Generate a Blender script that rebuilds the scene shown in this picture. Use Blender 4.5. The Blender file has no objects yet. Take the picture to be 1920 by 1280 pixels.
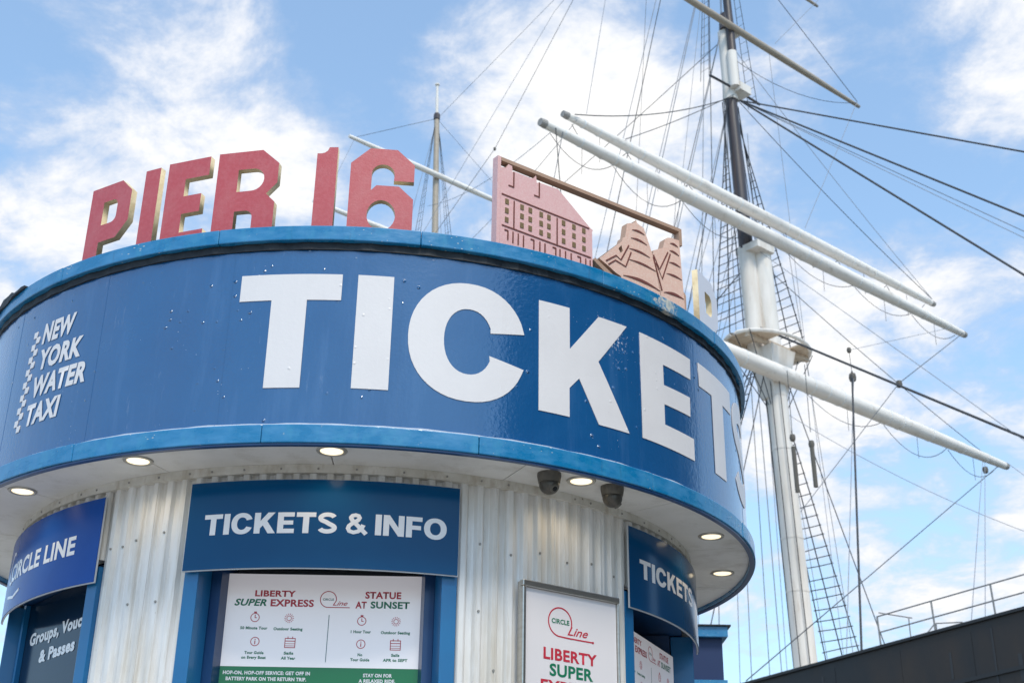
import bpy, bmesh, math, random
from mathutils import Matrix, Vector
random.seed(7)
R = math.radians
scene = bpy.context.scene
COL = scene.collection

# ------------------------------------------------------------------ camera
cam_d = bpy.data.cameras.new("camera")
cam = bpy.data.objects.new("camera", cam_d)
COL.objects.link(cam)
PITCH, ROLL = 0.4266645, 0.0148628
fw = Vector((0, math.cos(PITCH), math.sin(PITCH)))
up0 = Vector((0, -math.sin(PITCH), math.cos(PITCH)))
rt0 = Vector((1, 0, 0))
rt = math.cos(ROLL) * rt0 + math.sin(ROLL) * up0
up = -math.sin(ROLL) * rt0 + math.cos(ROLL) * up0
cam.matrix_world = Matrix(((rt.x, up.x, -fw.x, 0), (rt.y, up.y, -fw.y, 0), (rt.z, up.z, -fw.z, 1.6), (0, 0, 0, 1)))
cam_d.sensor_width = 36.0
cam_d.lens = 45.87
cam_d.clip_start = 0.1
cam_d.clip_end = 6000
cam_d.dof.use_dof = True
cam_d.dof.focus_distance = 5.6
cam_d.dof.aperture_fstop = 6.5
scene.camera = cam

# ------------------------------------------------------------------ light
SUN_AZ, SUN_EL = R(18.0), R(55.0)      # azimuth to the right of the way back to the viewer
to_sun = Vector((math.sin(SUN_AZ) * math.cos(SUN_EL), -math.cos(SUN_AZ) * math.cos(SUN_EL), math.sin(SUN_EL)))
sun_d = bpy.data.lights.new("sun", 'SUN')
sun_d.energy = 2.3
sun_d.angle = R(16)
sun_d.color = (1.0, 0.91, 0.77)
sun = bpy.data.objects.new("sun", sun_d)
COL.objects.link(sun)
sun.rotation_euler = to_sun.to_track_quat('Z', 'Y').to_euler()
sun.location = (6, -8, 20)

world = bpy.data.worlds.new("World")
scene.world = world
world.use_nodes = True
wn, wl = world.node_tree.nodes, world.node_tree.links
wn.clear()


def N(nt, typ, **kw):
    n = nt.nodes.new(typ)
    for k, v in kw.items():
        if k.startswith('i_'):
            n.inputs[k[2:].replace('_', ' ')].default_value = v
        else:
            setattr(n, k, v)
    return n


WT = world.node_tree


def wmath(op, a, b=None, c=None, clamp=False):
    n = wn.new('ShaderNodeMath')
    n.operation = op
    n.use_clamp = clamp
    for i, v in enumerate((a, b, c)):
        if v is None:
            continue
        if isinstance(v, (int, float)):
            n.inputs[i].default_value = v
        else:
            wl.new(v, n.inputs[i])
    return n.outputs[0]


w_out = wn.new('ShaderNodeOutputWorld')
w_bg = wn.new('ShaderNodeBackground')
w_bg.inputs[1].default_value = 0.138
wl.new(w_bg.outputs[0], w_out.inputs[0])
sky = wn.new('ShaderNodeTexSky')
sky.sky_type = 'NISHITA'
sky.sun_disc = False
sky.sun_elevation = SUN_EL
sky.sun_rotation = math.atan2(to_sun.x, to_sun.y)
sky.air_density = 1.0
sky.dust_density = 0.6
sky.ozone_density = 1.6
tc = wn.new('ShaderNodeTexCoord')
nrm = wn.new('ShaderNodeVectorMath'); nrm.operation = 'NORMALIZE'
wl.new(tc.outputs['Generated'], nrm.inputs[0])
DIR = nrm.outputs[0]
sep = wn.new('ShaderNodeSeparateXYZ'); wl.new(DIR, sep.inputs[0])
hz = wmath('ADD', wmath('MAXIMUM', sep.outputs[2], 0.0), 0.22)
flat = wn.new('ShaderNodeCombineXYZ')
wl.new(wmath('DIVIDE', sep.outputs[0], hz), flat.inputs[0])
wl.new(wmath('DIVIDE', sep.outputs[1], hz), flat.inputs[1])
# drifting cumulus: heaps (direction, angular radius in degrees, weight); gaps are negative
HEAPS = [(-0.211, 0.799, 0.563, 6.0, 0.75), (-0.303, 0.807, 0.506, 5.3, 0.90), (-0.346, 0.843, 0.411, 4.2, 0.80),
         (-0.146, 0.835, 0.531, 3.7, 0.60), (-0.035, 0.804, 0.593, 3.0, 0.70), (0.014, 0.851, 0.525, 6.0, 1.00),
         (0.073, 0.799, 0.596, 3.5, 0.90), (0.107, 0.839, 0.533, 4.7, 0.80), (0.209, 0.792, 0.574, 3.5, 1.00),
         (0.229, 0.767, 0.599, 2.1, 0.40), (0.323, 0.761, 0.563, 3.5, 1.60), (0.337, 0.828, 0.449, 3.5, 1.10),
         (0.268, 0.872, 0.410, 4.4, 1.10), (0.195, 0.867, 0.459, 4.7, 0.70), (0.323, 0.910, 0.259, 6.0, 1.00),
         (0.253, 0.917, 0.309, 3.7, 0.60), (0.216, 0.906, 0.363, 3.7, 0.90), (0.359, 0.864, 0.353, 1.6, 0.50),
         (0.342, 0.777, 0.529, 1.9, 0.60), (-0.340, 0.744, 0.575, 4.7, -1.00), (-0.091, 0.800, 0.594, 3.5, -0.90),
         (-0.099, 0.848, 0.521, 2.1, -0.40), (-0.250, 0.870, 0.426, 2.8, -0.50), (0.279, 0.819, 0.501, 4.4, -1.00),
         (0.355, 0.797, 0.489, 2.8, -0.90), (0.272, 0.758, 0.593, 3.5, -0.80), (0.355, 0.849, 0.392, 2.6, -0.90),
         (0.290, 0.902, 0.320, 3.3, -0.90), (0.123, 0.783, 0.609, 1.6, -0.50), (-0.129, 0.775, 0.618, 2.8, -0.60)]
n1 = N(WT, 'ShaderNodeTexNoise', i_Scale=2.6, i_Detail=9.0, i_Roughness=0.62, i_Distortion=0.2)
n2 = N(WT, 'ShaderNodeTexNoise', i_Scale=7.0, i_Detail=10.0, i_Roughness=0.68, i_Distortion=0.25)
wl.new(flat.outputs[0], n1.inputs['Vector'])
wl.new(flat.outputs[0], n2.inputs['Vector'])
heap = None
for x, y, z, rad, w in HEAPS:
    d = wn.new('ShaderNodeVectorMath'); d.operation = 'DOT_PRODUCT'
    wl.new(DIR, d.inputs[0]); d.inputs[1].default_value = Vector((x, y, z)).normalized()
    mr = wn.new('ShaderNodeMapRange'); mr.interpolation_type = 'SMOOTHSTEP'
    mr.inputs['From Min'].default_value = math.cos(R(rad * 1.45)); mr.inputs['From Max'].default_value = 1.0
    mr.inputs['To Min'].default_value = 0.0; mr.inputs['To Max'].default_value = w * (0.22 if w > 0 else 0.32)
    wl.new(d.outputs['Value'], mr.inputs['Value'])
    heap = mr.outputs[0] if heap is None else wmath('ADD', heap, mr.outputs[0])
dens = wmath('ADD', wmath('ADD', wmath('MULTIPLY', n1.outputs[0], 1.0), wmath('MULTIPLY', n2.outputs[0], 1.45)), heap)
cm = wn.new('ShaderNodeMapRange'); cm.interpolation_type = 'SMOOTHSTEP'
cm.inputs['From Min'].default_value = 1.08; cm.inputs['From Max'].default_value = 1.62
wl.new(dens, cm.inputs['Value'])
haze_f = wmath('POWER', wmath('SUBTRACT', 1.0, wmath('MAXIMUM', sep.outputs[2], 0.0)), 5.0)
veil = wmath('ADD', wmath('MULTIPLY', haze_f, 0.55), 0.20)
mask = wmath('ADD', veil, wmath('MULTIPLY', cm.outputs[0], wmath('SUBTRACT', 1.0, veil)), clamp=True)
cr = wn.new('ShaderNodeMix'); cr.data_type = 'RGBA'
cr.inputs[6].default_value = (3.9, 4.45, 5.5, 1); cr.inputs[7].default_value = (6.7, 6.65, 6.6, 1)
csh = wn.new('ShaderNodeMapRange')
csh.inputs['From Min'].default_value = 1.30; csh.inputs['From Max'].default_value = 1.72
wl.new(dens, csh.inputs['Value']); wl.new(csh.outputs[0], cr.inputs[0])
gain = wn.new('ShaderNodeMix'); gain.data_type = 'RGBA'; gain.blend_type = 'MULTIPLY'
gain.inputs[0].default_value = 1.0
gain.inputs[7].default_value = (1.50, 1.83, 1.80, 1)
wl.new(sky.outputs[0], gain.inputs[6])
sm = wn.new('ShaderNodeMix'); sm.data_type = 'RGBA'
wl.new(mask, sm.inputs[0]); wl.new(gain.outputs[2], sm.inputs[6]); wl.new(cr.outputs[2], sm.inputs[7])
wl.new(sm.outputs[2], w_bg.inputs[0])

scene.view_settings.view_transform = 'Standard'
scene.view_settings.look = 'None'
scene.view_settings.gamma = 1.0
scene.view_settings.use_curve_mapping = False
scene.view_settings.exposure = 0.25


# ------------------------------------------------------------------ materials
def mat(name, base, rough=0.5, metal=0.0, coat=0.0, coat_rough=0.05, coat_ior=1.5, spec=0.5, var=None, var_scale=6.0, var_amt=0.5,
        bump=0.0, bump_scale=80.0, emit=None, stretch=(1, 1, 1), detail=4.0, rough_var=0.0):
    m = bpy.data.materials.new(name)
    m.use_nodes = True
    nt = m.node_tree
    b = nt.nodes['Principled BSDF']
    b.inputs['Base Color'].default_value = (*base, 1)
    b.inputs['Roughness'].default_value = rough
    b.inputs['Metallic'].default_value = metal
    b.inputs['Specular IOR Level'].default_value = spec
    b.inputs['Coat Weight'].default_value = coat
    b.inputs['Coat Roughness'].default_value = coat_rough
    b.inputs['Coat IOR'].default_value = coat_ior
    if emit:
        b.inputs['Emission Color'].default_value = (*emit[:3], 1)
        b.inputs['Emission Strength'].default_value = emit[3]
    tcn = nt.nodes.new('ShaderNodeTexCoord')
    mp = nt.nodes.new('ShaderNodeMapping')
    mp.inputs['Scale'].default_value = stretch
    nt.links.new(tcn.outputs['Object'], mp.inputs[0])
    m['map'] = mp.name
    if var is not None:
        n = N(nt, 'ShaderNodeTexNoise', i_Scale=var_scale, i_Detail=detail, i_Roughness=0.6)
        nt.links.new(mp.outputs[0], n.inputs['Vector'])
        rm = nt.nodes.new('ShaderNodeMapRange')
        rm.inputs['From Min'].default_value = 0.42; rm.inputs['From Max'].default_value = 0.72
        rm.inputs['To Max'].default_value = var_amt
        nt.links.new(n.outputs[0], rm.inputs['Value'])
        mx = nt.nodes.new('ShaderNodeMix'); mx.data_type = 'RGBA'
        mx.inputs[6].default_value = (*base, 1); mx.inputs[7].default_value = (*var, 1)
        nt.links.new(rm.outputs[0], mx.inputs[0])
        nt.links.new(mx.outputs[2], b.inputs['Base Color'])
        if rough_var:
            rv = nt.nodes.new('ShaderNodeMapRange')
            rv.inputs['From Min'].default_value = 0.3; rv.inputs['From Max'].default_value = 0.7
            rv.inputs['To Min'].default_value = max(0.02, rough - rough_var); rv.inputs['To Max'].default_value = rough + rough_var
            nt.links.new(n.outputs[0], rv.inputs['Value'])
            nt.links.new(rv.outputs[0], b.inputs['Roughness'])
    if bump:
        n = N(nt, 'ShaderNodeTexNoise', i_Scale=bump_scale, i_Detail=3.0)
        nt.links.new(mp.outputs[0], n.inputs['Vector'])
        bp = nt.nodes.new('ShaderNodeBump')
        bp.inputs['Strength'].default_value = bump
        bp.inputs['Distance'].default_value = 0.01
        nt.links.new(n.outputs[0], bp.inputs['Height'])
        nt.links.new(bp.outputs[0], b.inputs['Normal'])
        nt.links.new(bp.outputs[0], b.inputs['Coat Normal'])
    return m


def speckle(m, col, scale, thr, amt=1.0):
    """small chips and spots of another colour over what the material already shows"""
    nt = m.node_tree
    b = nt.nodes['Principled BSDF']
    v = N(nt, 'ShaderNodeTexVoronoi', i_Scale=scale)
    nt.links.new(nt.nodes[m['map']].outputs[0], v.inputs['Vector'])
    big = N(nt, 'ShaderNodeTexNoise', i_Scale=scale * 0.11, i_Detail=2.0)
    nt.links.new(nt.nodes[m['map']].outputs[0], big.inputs['Vector'])
    mul = nt.nodes.new('ShaderNodeMath'); mul.operation = 'MULTIPLY'
    inv = nt.nodes.new('ShaderNodeMapRange')
    inv.inputs['From Min'].default_value = 0.50; inv.inputs['From Max'].default_value = 0.72
    inv.inputs['To Min'].default_value = 0.0; inv.inputs['To Max'].default_value = thr
    nt.links.new(big.outputs[0], inv.inputs['Value'])
    cmp_ = nt.nodes.new('ShaderNodeMath'); cmp_.operation = 'LESS_THAN'
    nt.links.new(v.outputs['Distance'], cmp_.inputs[0]); nt.links.new(inv.outputs[0], cmp_.inputs[1])
    nt.links.new(cmp_.outputs[0], mul.inputs[0]); mul.inputs[1].default_value = amt
    mx = nt.nodes.new('ShaderNodeMix'); mx.data_type = 'RGBA'
    old = b.inputs['Base Color'].links
    if old:
        nt.links.new(old[0].from_socket, mx.inputs[6])
    else:
        mx.inputs[6].default_value = b.inputs['Base Color'].default_value
    mx.inputs[7].default_value = (*col, 1)
    nt.links.new(mul.outputs[0], mx.inputs[0])
    nt.links.new(mx.outputs[2], b.inputs['Base Color'])
    return m


def blisters(m, scale=16.0, size=0.16, strength=0.6):
    """air bubbles and dents under a vinyl wrap, added to the bump"""
    nt = m.node_tree
    b = nt.nodes['Principled BSDF']
    v = N(nt, 'ShaderNodeTexVoronoi', i_Scale=scale)
    nt.links.new(nt.nodes[m['map']].outputs[0], v.inputs['Vector'])
    rm = nt.nodes.new('ShaderNodeMapRange'); rm.interpolation_type = 'SMOOTHSTEP'
    rm.inputs['From Min'].default_value = 0.0; rm.inputs['From Max'].default_value = size
    rm.inputs['To Min'].default_value = 1.0; rm.inputs['To Max'].default_value = 0.0
    nt.links.new(v.outputs['Distance'], rm.inputs['Value'])
    big = N(nt, 'ShaderNodeTexNoise', i_Scale=2.3, i_Detail=2.0)
    nt.links.new(nt.nodes[m['map']].outputs[0], big.inputs['Vector'])
    br = nt.nodes.new('ShaderNodeMapRange')
    br.inputs['From Min'].default_value = 0.48; br.inputs['From Max'].default_value = 0.62
    nt.links.new(big.outputs[0], br.inputs['Value'])
    mu = nt.nodes.new('ShaderNodeMath'); mu.operation = 'MULTIPLY'
    nt.links.new(rm.outputs[0], mu.inputs[0]); nt.links.new(br.outputs[0], mu.inputs[1])
    bp = nt.nodes.new('ShaderNodeBump')
    bp.inputs['Strength'].default_value = strength
    bp.inputs['Distance'].default_value = 0.012
    nt.links.new(mu.outputs[0], bp.inputs['Height'])
    old = b.inputs['Normal'].links
    if old:
        nt.links.new(old[0].from_socket, bp.inputs['Normal'])
    nt.links.new(bp.outputs[0], b.inputs['Normal'])
    nt.links.new(bp.outputs[0], b.inputs['Coat Normal'])
    return m


def wear_patch(m, az, r, z, size, col, scale=22.0, thr=0.47):
    """a flaked, sun-worn spot in the paint at one place"""
    nt = m.node_tree
    b = nt.nodes['Principled BSDF']
    src = nt.nodes[m['map']].inputs[0].links[0].from_socket
    d = nt.nodes.new('ShaderNodeVectorMath'); d.operation = 'DISTANCE'
    nt.links.new(src, d.inputs[0])
    d.inputs[1].default_value = (r * math.sin(R(az)), -r * math.cos(R(az)), z)
    mr = nt.nodes.new('ShaderNodeMapRange')
    mr.inputs['From Min'].default_value = 0.0; mr.inputs['From Max'].default_value = size
    mr.inputs['To Min'].default_value = 0.26; mr.inputs['To Max'].default_value = -0.12
    nt.links.new(d.outputs['Value'], mr.inputs['Value'])
    n = N(nt, 'ShaderNodeTexNoise', i_Scale=scale, i_Detail=6.0, i_Roughness=0.7)
    nt.links.new(src, n.inputs['Vector'])
    ad = nt.nodes.new('ShaderNodeMath'); ad.operation = 'ADD'
    nt.links.new(mr.outputs[0], ad.inputs[0]); nt.links.new(n.outputs[0], ad.inputs[1])
    rm = nt.nodes.new('ShaderNodeMapRange')
    rm.inputs['From Min'].default_value = thr + 0.08; rm.inputs['From Max'].default_value = thr + 0.2
    nt.links.new(ad.outputs[0], rm.inputs['Value'])
    mx = nt.nodes.new('ShaderNodeMix'); mx.data_type = 'RGBA'
    nt.links.new(b.inputs['Base Color'].links[0].from_socket, mx.inputs[6])
    mx.inputs[7].default_value = (*col, 1)
    nt.links.new(rm.outputs[0], mx.inputs[0])
    nt.links.new(mx.outputs[2], b.inputs['Base Color'])
    return m


def streaks(m, col, amt, scale=(5.0, 5.0, 0.55), lo=0.52, hi=0.74):
    """run-down grime and faded streaks, long in z"""
    nt = m.node_tree
    b = nt.nodes['Principled BSDF']
    src = nt.nodes[m['map']].inputs[0].links[0].from_socket
    mp = nt.nodes.new('ShaderNodeMapping'); mp.inputs['Scale'].default_value = scale
    nt.links.new(src, mp.inputs[0])
    n = N(nt, 'ShaderNodeTexNoise', i_Scale=2.2, i_Detail=9.0, i_Roughness=0.68)
    nt.links.new(mp.outputs[0], n.inputs['Vector'])
    rm = nt.nodes.new('ShaderNodeMapRange')
    rm.inputs['From Min'].default_value = lo; rm.inputs['From Max'].default_value = hi
    rm.inputs['To Max'].default_value = amt
    nt.links.new(n.outputs[0], rm.inputs['Value'])
    mx = nt.nodes.new('ShaderNodeMix'); mx.data_type = 'RGBA'
    nt.links.new(b.inputs['Base Color'].links[0].from_socket, mx.inputs[6])
    mx.inputs[7].default_value = (*col, 1)
    nt.links.new(rm.outputs[0], mx.inputs[0])
    nt.links.new(mx.outputs[2], b.inputs['Base Color'])
    return m


M = {}
M['fascia'] = blisters(speckle(mat('fascia_vinyl', (0.003, 0.080, 0.235), 0.22, coat=1.0, coat_rough=0.10, coat_ior=1.58, var=(0.006, 0.095, 0.265),
                                   var_scale=3.0, var_amt=0.7, bump=0.10, bump_scale=60, rough_var=0.06), (0.5, 0.58, 0.7), 42, 0.09, 0.7))
M['vinyl_white'] = blisters(mat('white_vinyl', (0.72, 0.695, 0.70), 0.4, coat=0.15, var=(0.66, 0.635, 0.64), var_scale=5, bump=0.06, bump_scale=60), 16, .14, .3)
M['rim'] = speckle(mat('rim_paint', (0.002, 0.165, 0.37), 0.3, coat=0.35, coat_rough=0.15, var=(0.06, 0.26, 0.5), var_scale=7, var_amt=0.8,
                       bump=0.12, bump_scale=25, stretch=(1, 1, 2.5), rough_var=0.12), (0.62, 0.6, 0.52), 34, 0.22, 0.75)
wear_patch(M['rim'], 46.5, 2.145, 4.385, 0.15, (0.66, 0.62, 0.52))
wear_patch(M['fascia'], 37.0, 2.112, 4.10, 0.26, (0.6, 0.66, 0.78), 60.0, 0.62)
M['blue_frame'] = mat('blue_frame_paint', (0.006, 0.135, 0.33), 0.35, coat=0.2, var=(0.01, 0.10, 0.26), var_scale=4)
M['shaded_frame'] = mat('shaded_frame_paint', (0.008, 0.045, 0.14), 0.35, coat=0.2, var=(0.01, 0.06, 0.17), var_scale=4)  # darker frame blue, the shadow of the recessed reveals is in the colour
M['flashing'] = mat('black_flashing', (0.006, 0.009, 0.014), 0.6, var=(0.022, 0.026, 0.03), var_scale=22, var_amt=0.8, bump=0.5, bump_scale=30)
M['caulk'] = speckle(mat('caulk', (0.62, 0.66, 0.74), 0.6, var=(0.4, 0.45, 0.55), var_scale=25), (0.04, 0.16, 0.4), 30, 0.3, 0.9)
M['soffit'] = speckle(mat('soffit_paint', (0.74, 0.73, 0.71), 0.55, var=(0.56, 0.55, 0.52), var_scale=3.5, bump=0.05, bump_scale=40), (0.1, 0.09, 0.07), 22, 0.07, 0.7)
M['trim'] = speckle(mat('trim_paint', (0.68, 0.66, 0.61), 0.55, var=(0.50, 0.47, 0.40), var_scale=8, var_amt=0.8, bump=0.1, bump_scale=40), (0.12, 0.1, 0.08), 18, 0.12, 0.8)
M['corrugated'] = speckle(mat('corrugated_paint', (0.75, 0.745, 0.74), 0.36, coat=0.25, coat_rough=0.2, var=(0.55, 0.51, 0.44), var_scale=6,
                              var_amt=0.8, bump=0.05, bump_scale=40, stretch=(1, 1, 0.25), rough_var=0.1), (0.22, 0.20, 0.17), 60, 0.1, 0.55)
M['sign_blue'] = mat('sign_blue', (0.002, 0.060, 0.165), 0.14, spec=0.22, var=(0.003, 0.070, 0.185), var_scale=3)
M['sign_royal'] = mat('sign_royal_blue', (0.006, 0.062, 0.30), 0.25, spec=0.16, var=(0.014, 0.085, 0.37), var_scale=3)
M['sign_edge'] = mat('sign_edge', (0.55, 0.57, 0.6), 0.4)
M['sign_white'] = mat('sign_white', (0.80, 0.775, 0.78), 0.3, coat=0.3)
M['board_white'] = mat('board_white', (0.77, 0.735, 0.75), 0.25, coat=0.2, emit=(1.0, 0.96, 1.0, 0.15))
M['poster_white'] = mat('poster_white', (0.74, 0.71, 0.73), 0.2, coat=0.6, coat_rough=0.03)
M['red_ink'] = mat('red_ink', (0.50, 0.03, 0.055), 0.4)
M['green_ink'] = mat('green_ink', (0.01, 0.17, 0.09), 0.4)
M['teal_ink'] = mat('teal_ink', (0.03, 0.13, 0.14), 0.4)
M['green_band'] = mat('green_band', (0.004, 0.17, 0.055), 0.3, coat=0.2)
M['glass'] = mat('tinted_glass', (0.006, 0.012, 0.016), 0.06, spec=0.7, coat=0.5, coat_rough=0.02)
M['dark'] = mat('dark_interior', (0.01, 0.014, 0.016), 0.7)
M['steel'] = mat('brushed_steel', (0.55, 0.53, 0.49), 0.28, metal=0.9, var=(0.4, 0.38, 0.33), var_scale=12, stretch=(1, 1, 6))
M['screw'] = mat('screw_head', (0.32, 0.31, 0.29), 0.45, metal=0.5)
M['lamp_trim'] = mat('lamp_trim', (0.45, 0.43, 0.38), 0.35, metal=0.3)
M['lamp_lens'] = mat('lamp_lens', (0.9, 0.87, 0.8), 0.4, emit=(1.0, 0.82, 0.52, 1.1))
M['cctv'] = mat('camera_housing', (0.10, 0.092, 0.078), 0.5, var=(0.19, 0.17, 0.14), var_scale=40, bump=0.1)
M['cctv_ball'] = mat('camera_ball', (0.055, 0.05, 0.042), 0.3, var=(0.12, 0.10, 0.08), var_scale=60)
M['lens'] = mat('camera_lens', (0.01, 0.01, 0.012), 0.08)
M['roof'] = mat('roof_membrane', (0.03, 0.03, 0.034), 0.7, var=(0.06, 0.06, 0.06), var_scale=6, bump=0.3, bump_scale=20)
M['red'] = speckle(mat('red_letter_paint', (0.47, 0.070, 0.080), 0.45, coat=0.2, coat_rough=0.25, var=(0.52, 0.105, 0.12), var_scale=55, var_amt=0.8,
                       bump=0.10, bump_scale=160, detail=6), (0.56, 0.24, 0.22), 120, 0.12, 0.6)
M['ply'] = mat('plywood_edge', (0.80, 0.66, 0.42), 0.6, var=(0.58, 0.43, 0.22), var_scale=16, var_amt=0.9, bump=0.2, bump_scale=60)
M['pink'] = speckle(mat('faded_pink_paint', (0.76, 0.44, 0.43), 0.5, coat=0.15, coat_rough=0.25, var=(0.80, 0.54, 0.52), var_scale=130, var_amt=1.0,
                        bump=0.15, bump_scale=150, detail=6), (0.34, 0.13, 0.11), 150, 0.16, 0.6)
M['copper'] = speckle(mat('faded_copper_paint', (0.76, 0.48, 0.38), 0.5, coat=0.15, coat_rough=0.25, var=(0.80, 0.60, 0.50), var_scale=130, var_amt=1.0,
                          bump=0.15, bump_scale=150, detail=6), (0.34, 0.17, 0.1), 150, 0.18, 0.7)
M['pink_edge'] = mat('panel_edge', (0.42, 0.27, 0.19), 0.55, var=(0.5, 0.33, 0.24), var_scale=20)
M['groove'] = mat('routed_groove', (0.16, 0.045, 0.035), 0.7)
M['window_cut'] = mat('routed_window', (0.19, 0.13, 0.06), 0.7)
M['white_letter'] = mat('white_letter_paint', (0.72, 0.74, 0.82), 0.5, coat=0.1)
M['orange'] = mat('orange_board', (0.66, 0.40, 0.28), 0.55)
M['mast_white'] = speckle(mat('mast_white', (0.80, 0.765, 0.72), 0.7, spec=0.25, var=(0.62, 0.56, 0.49), var_scale=1.3, var_amt=0.8,
                              stretch=(2.2, 2.2, 0.35), detail=8), (0.26, 0.14, 0.08), 1.6, 0.14, 0.5)
M['yard_white'] = mat('yard_white', (0.86, 0.82, 0.77), 0.6, var=(0.72, 0.67, 0.61), var_scale=1.6, var_amt=0.8, stretch=(3, .5, 3), detail=7)
M['spar_tan'] = mat('spar_tan', (0.42, 0.36, 0.29), 0.55, var=(0.27, 0.22, 0.17), var_scale=2.0, stretch=(3, .4, 3))
M['spar_end'] = mat('spar_end_grey', (0.34, 0.32, 0.30), 0.6, var=(0.2, 0.18, 0.16), var_scale=3)
M['band'] = mat('yard_band', (0.80, 0.80, 0.79), 0.45)
M['mast_dark'] = mat('mast_dark', (0.035, 0.036, 0.046), 0.4, var=(0.12, 0.08, 0.065), var_scale=1.6, var_amt=0.8, stretch=(4, 4, .15))
M['rope'] = mat('hazed_tarred_rope', (0.045, 0.05, 0.06), 0.8)  # rope colours carry painted distance haze, paler and bluer than tar
M['rope_pale'] = mat('pale_rope', (0.26, 0.28, 0.32), 0.8)
M['ratline'] = mat('ratline_rope', (0.028, 0.028, 0.03), 0.8)
M['block'] = mat('block_wood', (0.11, 0.10, 0.085), 0.6)
M['platform'] = mat('platform_planks', (0.58, 0.48, 0.37), 0.6, var=(0.43, 0.34, 0.25), var_scale=3)
M['hull'] = mat('hull_black', (0.006, 0.0065, 0.0085), 0.5, coat=0.05, coat_rough=0.3, var=(0.040, 0.027, 0.019), var_scale=0.7, var_amt=0.9,
                bump=0.25, bump_scale=1.2, stretch=(1, 1, 0.35), detail=8, rough_var=0.12)
M['hull_trim'] = mat('hull_trim', (0.016, 0.017, 0.019), 0.5)
M['streak'] = mat('hull_streak', (0.030, 0.032, 0.036), 0.6)
M['rail'] = mat('rail_grey', (0.23, 0.23, 0.23), 0.5)
M['booth'] = mat('booth_navy', (0.006, 0.024, 0.095), 0.5, var=(0.007, 0.03, 0.11), var_scale=3)
M['deck'] = mat('pier_planks', (0.40, 0.37, 0.33), 0.8, var=(0.22, 0.2, 0.17), var_scale=1.2, bump=0.3, bump_scale=8)
M['plank'] = mat('pier_plank_wood', (0.44, 0.41, 0.37), 0.8, var=(0.33, 0.30, 0.26), var_scale=1.5, stretch=(.3, 4, 1))
M['water'] = mat('river_water', (0.15, 0.17, 0.16), 0.12, bump=0.4, bump_scale=0.8)


streaks(M['fascia'], (0.05, 0.15, 0.34), 0.45)
streaks(M['fascia'], (0.30, 0.38, 0.52), 0.5, (9.0, 9.0, 1.4), 0.64, 0.80)
streaks(M['corrugated'], (0.40, 0.34, 0.25), 0.55, (14.0, 14.0, 1.0), 0.50, 0.75)
streaks(M['soffit'], (0.44, 0.41, 0.36), 0.6, (3.0, 3.0, 3.0), 0.52, 0.75)
streaks(M['trim'], (0.36, 0.30, 0.22), 0.7, (8.0, 8.0, 3.0), 0.50, 0.72)
streaks(M['rim'], (0.04, 0.26, 0.44), 0.7, (7.0, 7.0, 3.0), 0.50, 0.70)
streaks(M['rim'], (0.03, 0.10, 0.20), 0.6, (16.0, 16.0, 2.0), 0.60, 0.75)
streaks(M['red'], (0.52, 0.17, 0.17), 0.5, (4.0, 4.0, 3.0), 0.48, 0.72)
streaks(M['red'], (0.26, 0.05, 0.05), 0.5, (20.0, 20.0, 3.0), 0.60, 0.76)
streaks(M['yard_white'], (0.40, 0.33, 0.26), 0.6, (1.5, 1.2, 1.5), 0.55, 0.75)
streaks(M['mast_white'], (0.42, 0.28, 0.18), 0.5, (2.0, 2.0, 0.3), 0.58, 0.78)


# ------------------------------------------------------------------ mesh helpers
def soften(me, ang=38.0):
    for p in me.polygons:
        p.use_smooth = True
    me.set_sharp_from_angle(angle=R(ang))


def link(name, me, m, parent=None, smooth=False, loc=None, rz=None):
    o = bpy.data.objects.new(name, me)
    COL.objects.link(o)
    ms = m if isinstance(m, (list, tuple)) else [m]
    if len(me.materials) == 0:
        for x in ms:
            me.materials.append(M[x] if isinstance(x, str) else x)
    if smooth:
        soften(me)
    if parent is not None:
        o.parent = parent
    if loc is not None:
        o.location = loc
    if rz is not None:
        o.rotation_euler = (0, 0, rz)
    return o


def pydata(name, v, f):
    me = bpy.data.meshes.new(name)
    me.from_pydata(v, [], f)
    me.update()
    return me


def tag(o, label=None, cat=None, group=None, kind=None):
    if label: o['label'] = label
    if cat: o['category'] = cat
    if group: o['group'] = group
    if kind: o['kind'] = kind
    return o


def empty(name, loc=(0, 0, 0), rz=0.0):
    o = bpy.data.objects.new(name, None)
    o.empty_display_size = 0.2
    COL.objects.link(o)
    o.location = loc
    o.rotation_euler = (0, 0, rz)
    return o


def merge(parts):
    v, f = [], []
    for pv, pf in parts:
        k = len(v)
        v += pv
        f += [tuple(i + k for i in q) for q in pf]
    return v, f


def g_box(x0, x1, y0, y1, z0, z1):
    v = [(x, y, z) for x in (x0, x1) for y in (y0, y1) for z in (z0, z1)]
    f = [(0, 1, 3, 2), (4, 6, 7, 5), (0, 4, 5, 1), (2, 3, 7, 6), (0, 2, 6, 4), (1, 5, 7, 3)]
    return v, f


def cyl_pt(az, r, z):
    a = R(az)
    return (r * math.sin(a), -r * math.cos(a), z)


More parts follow.
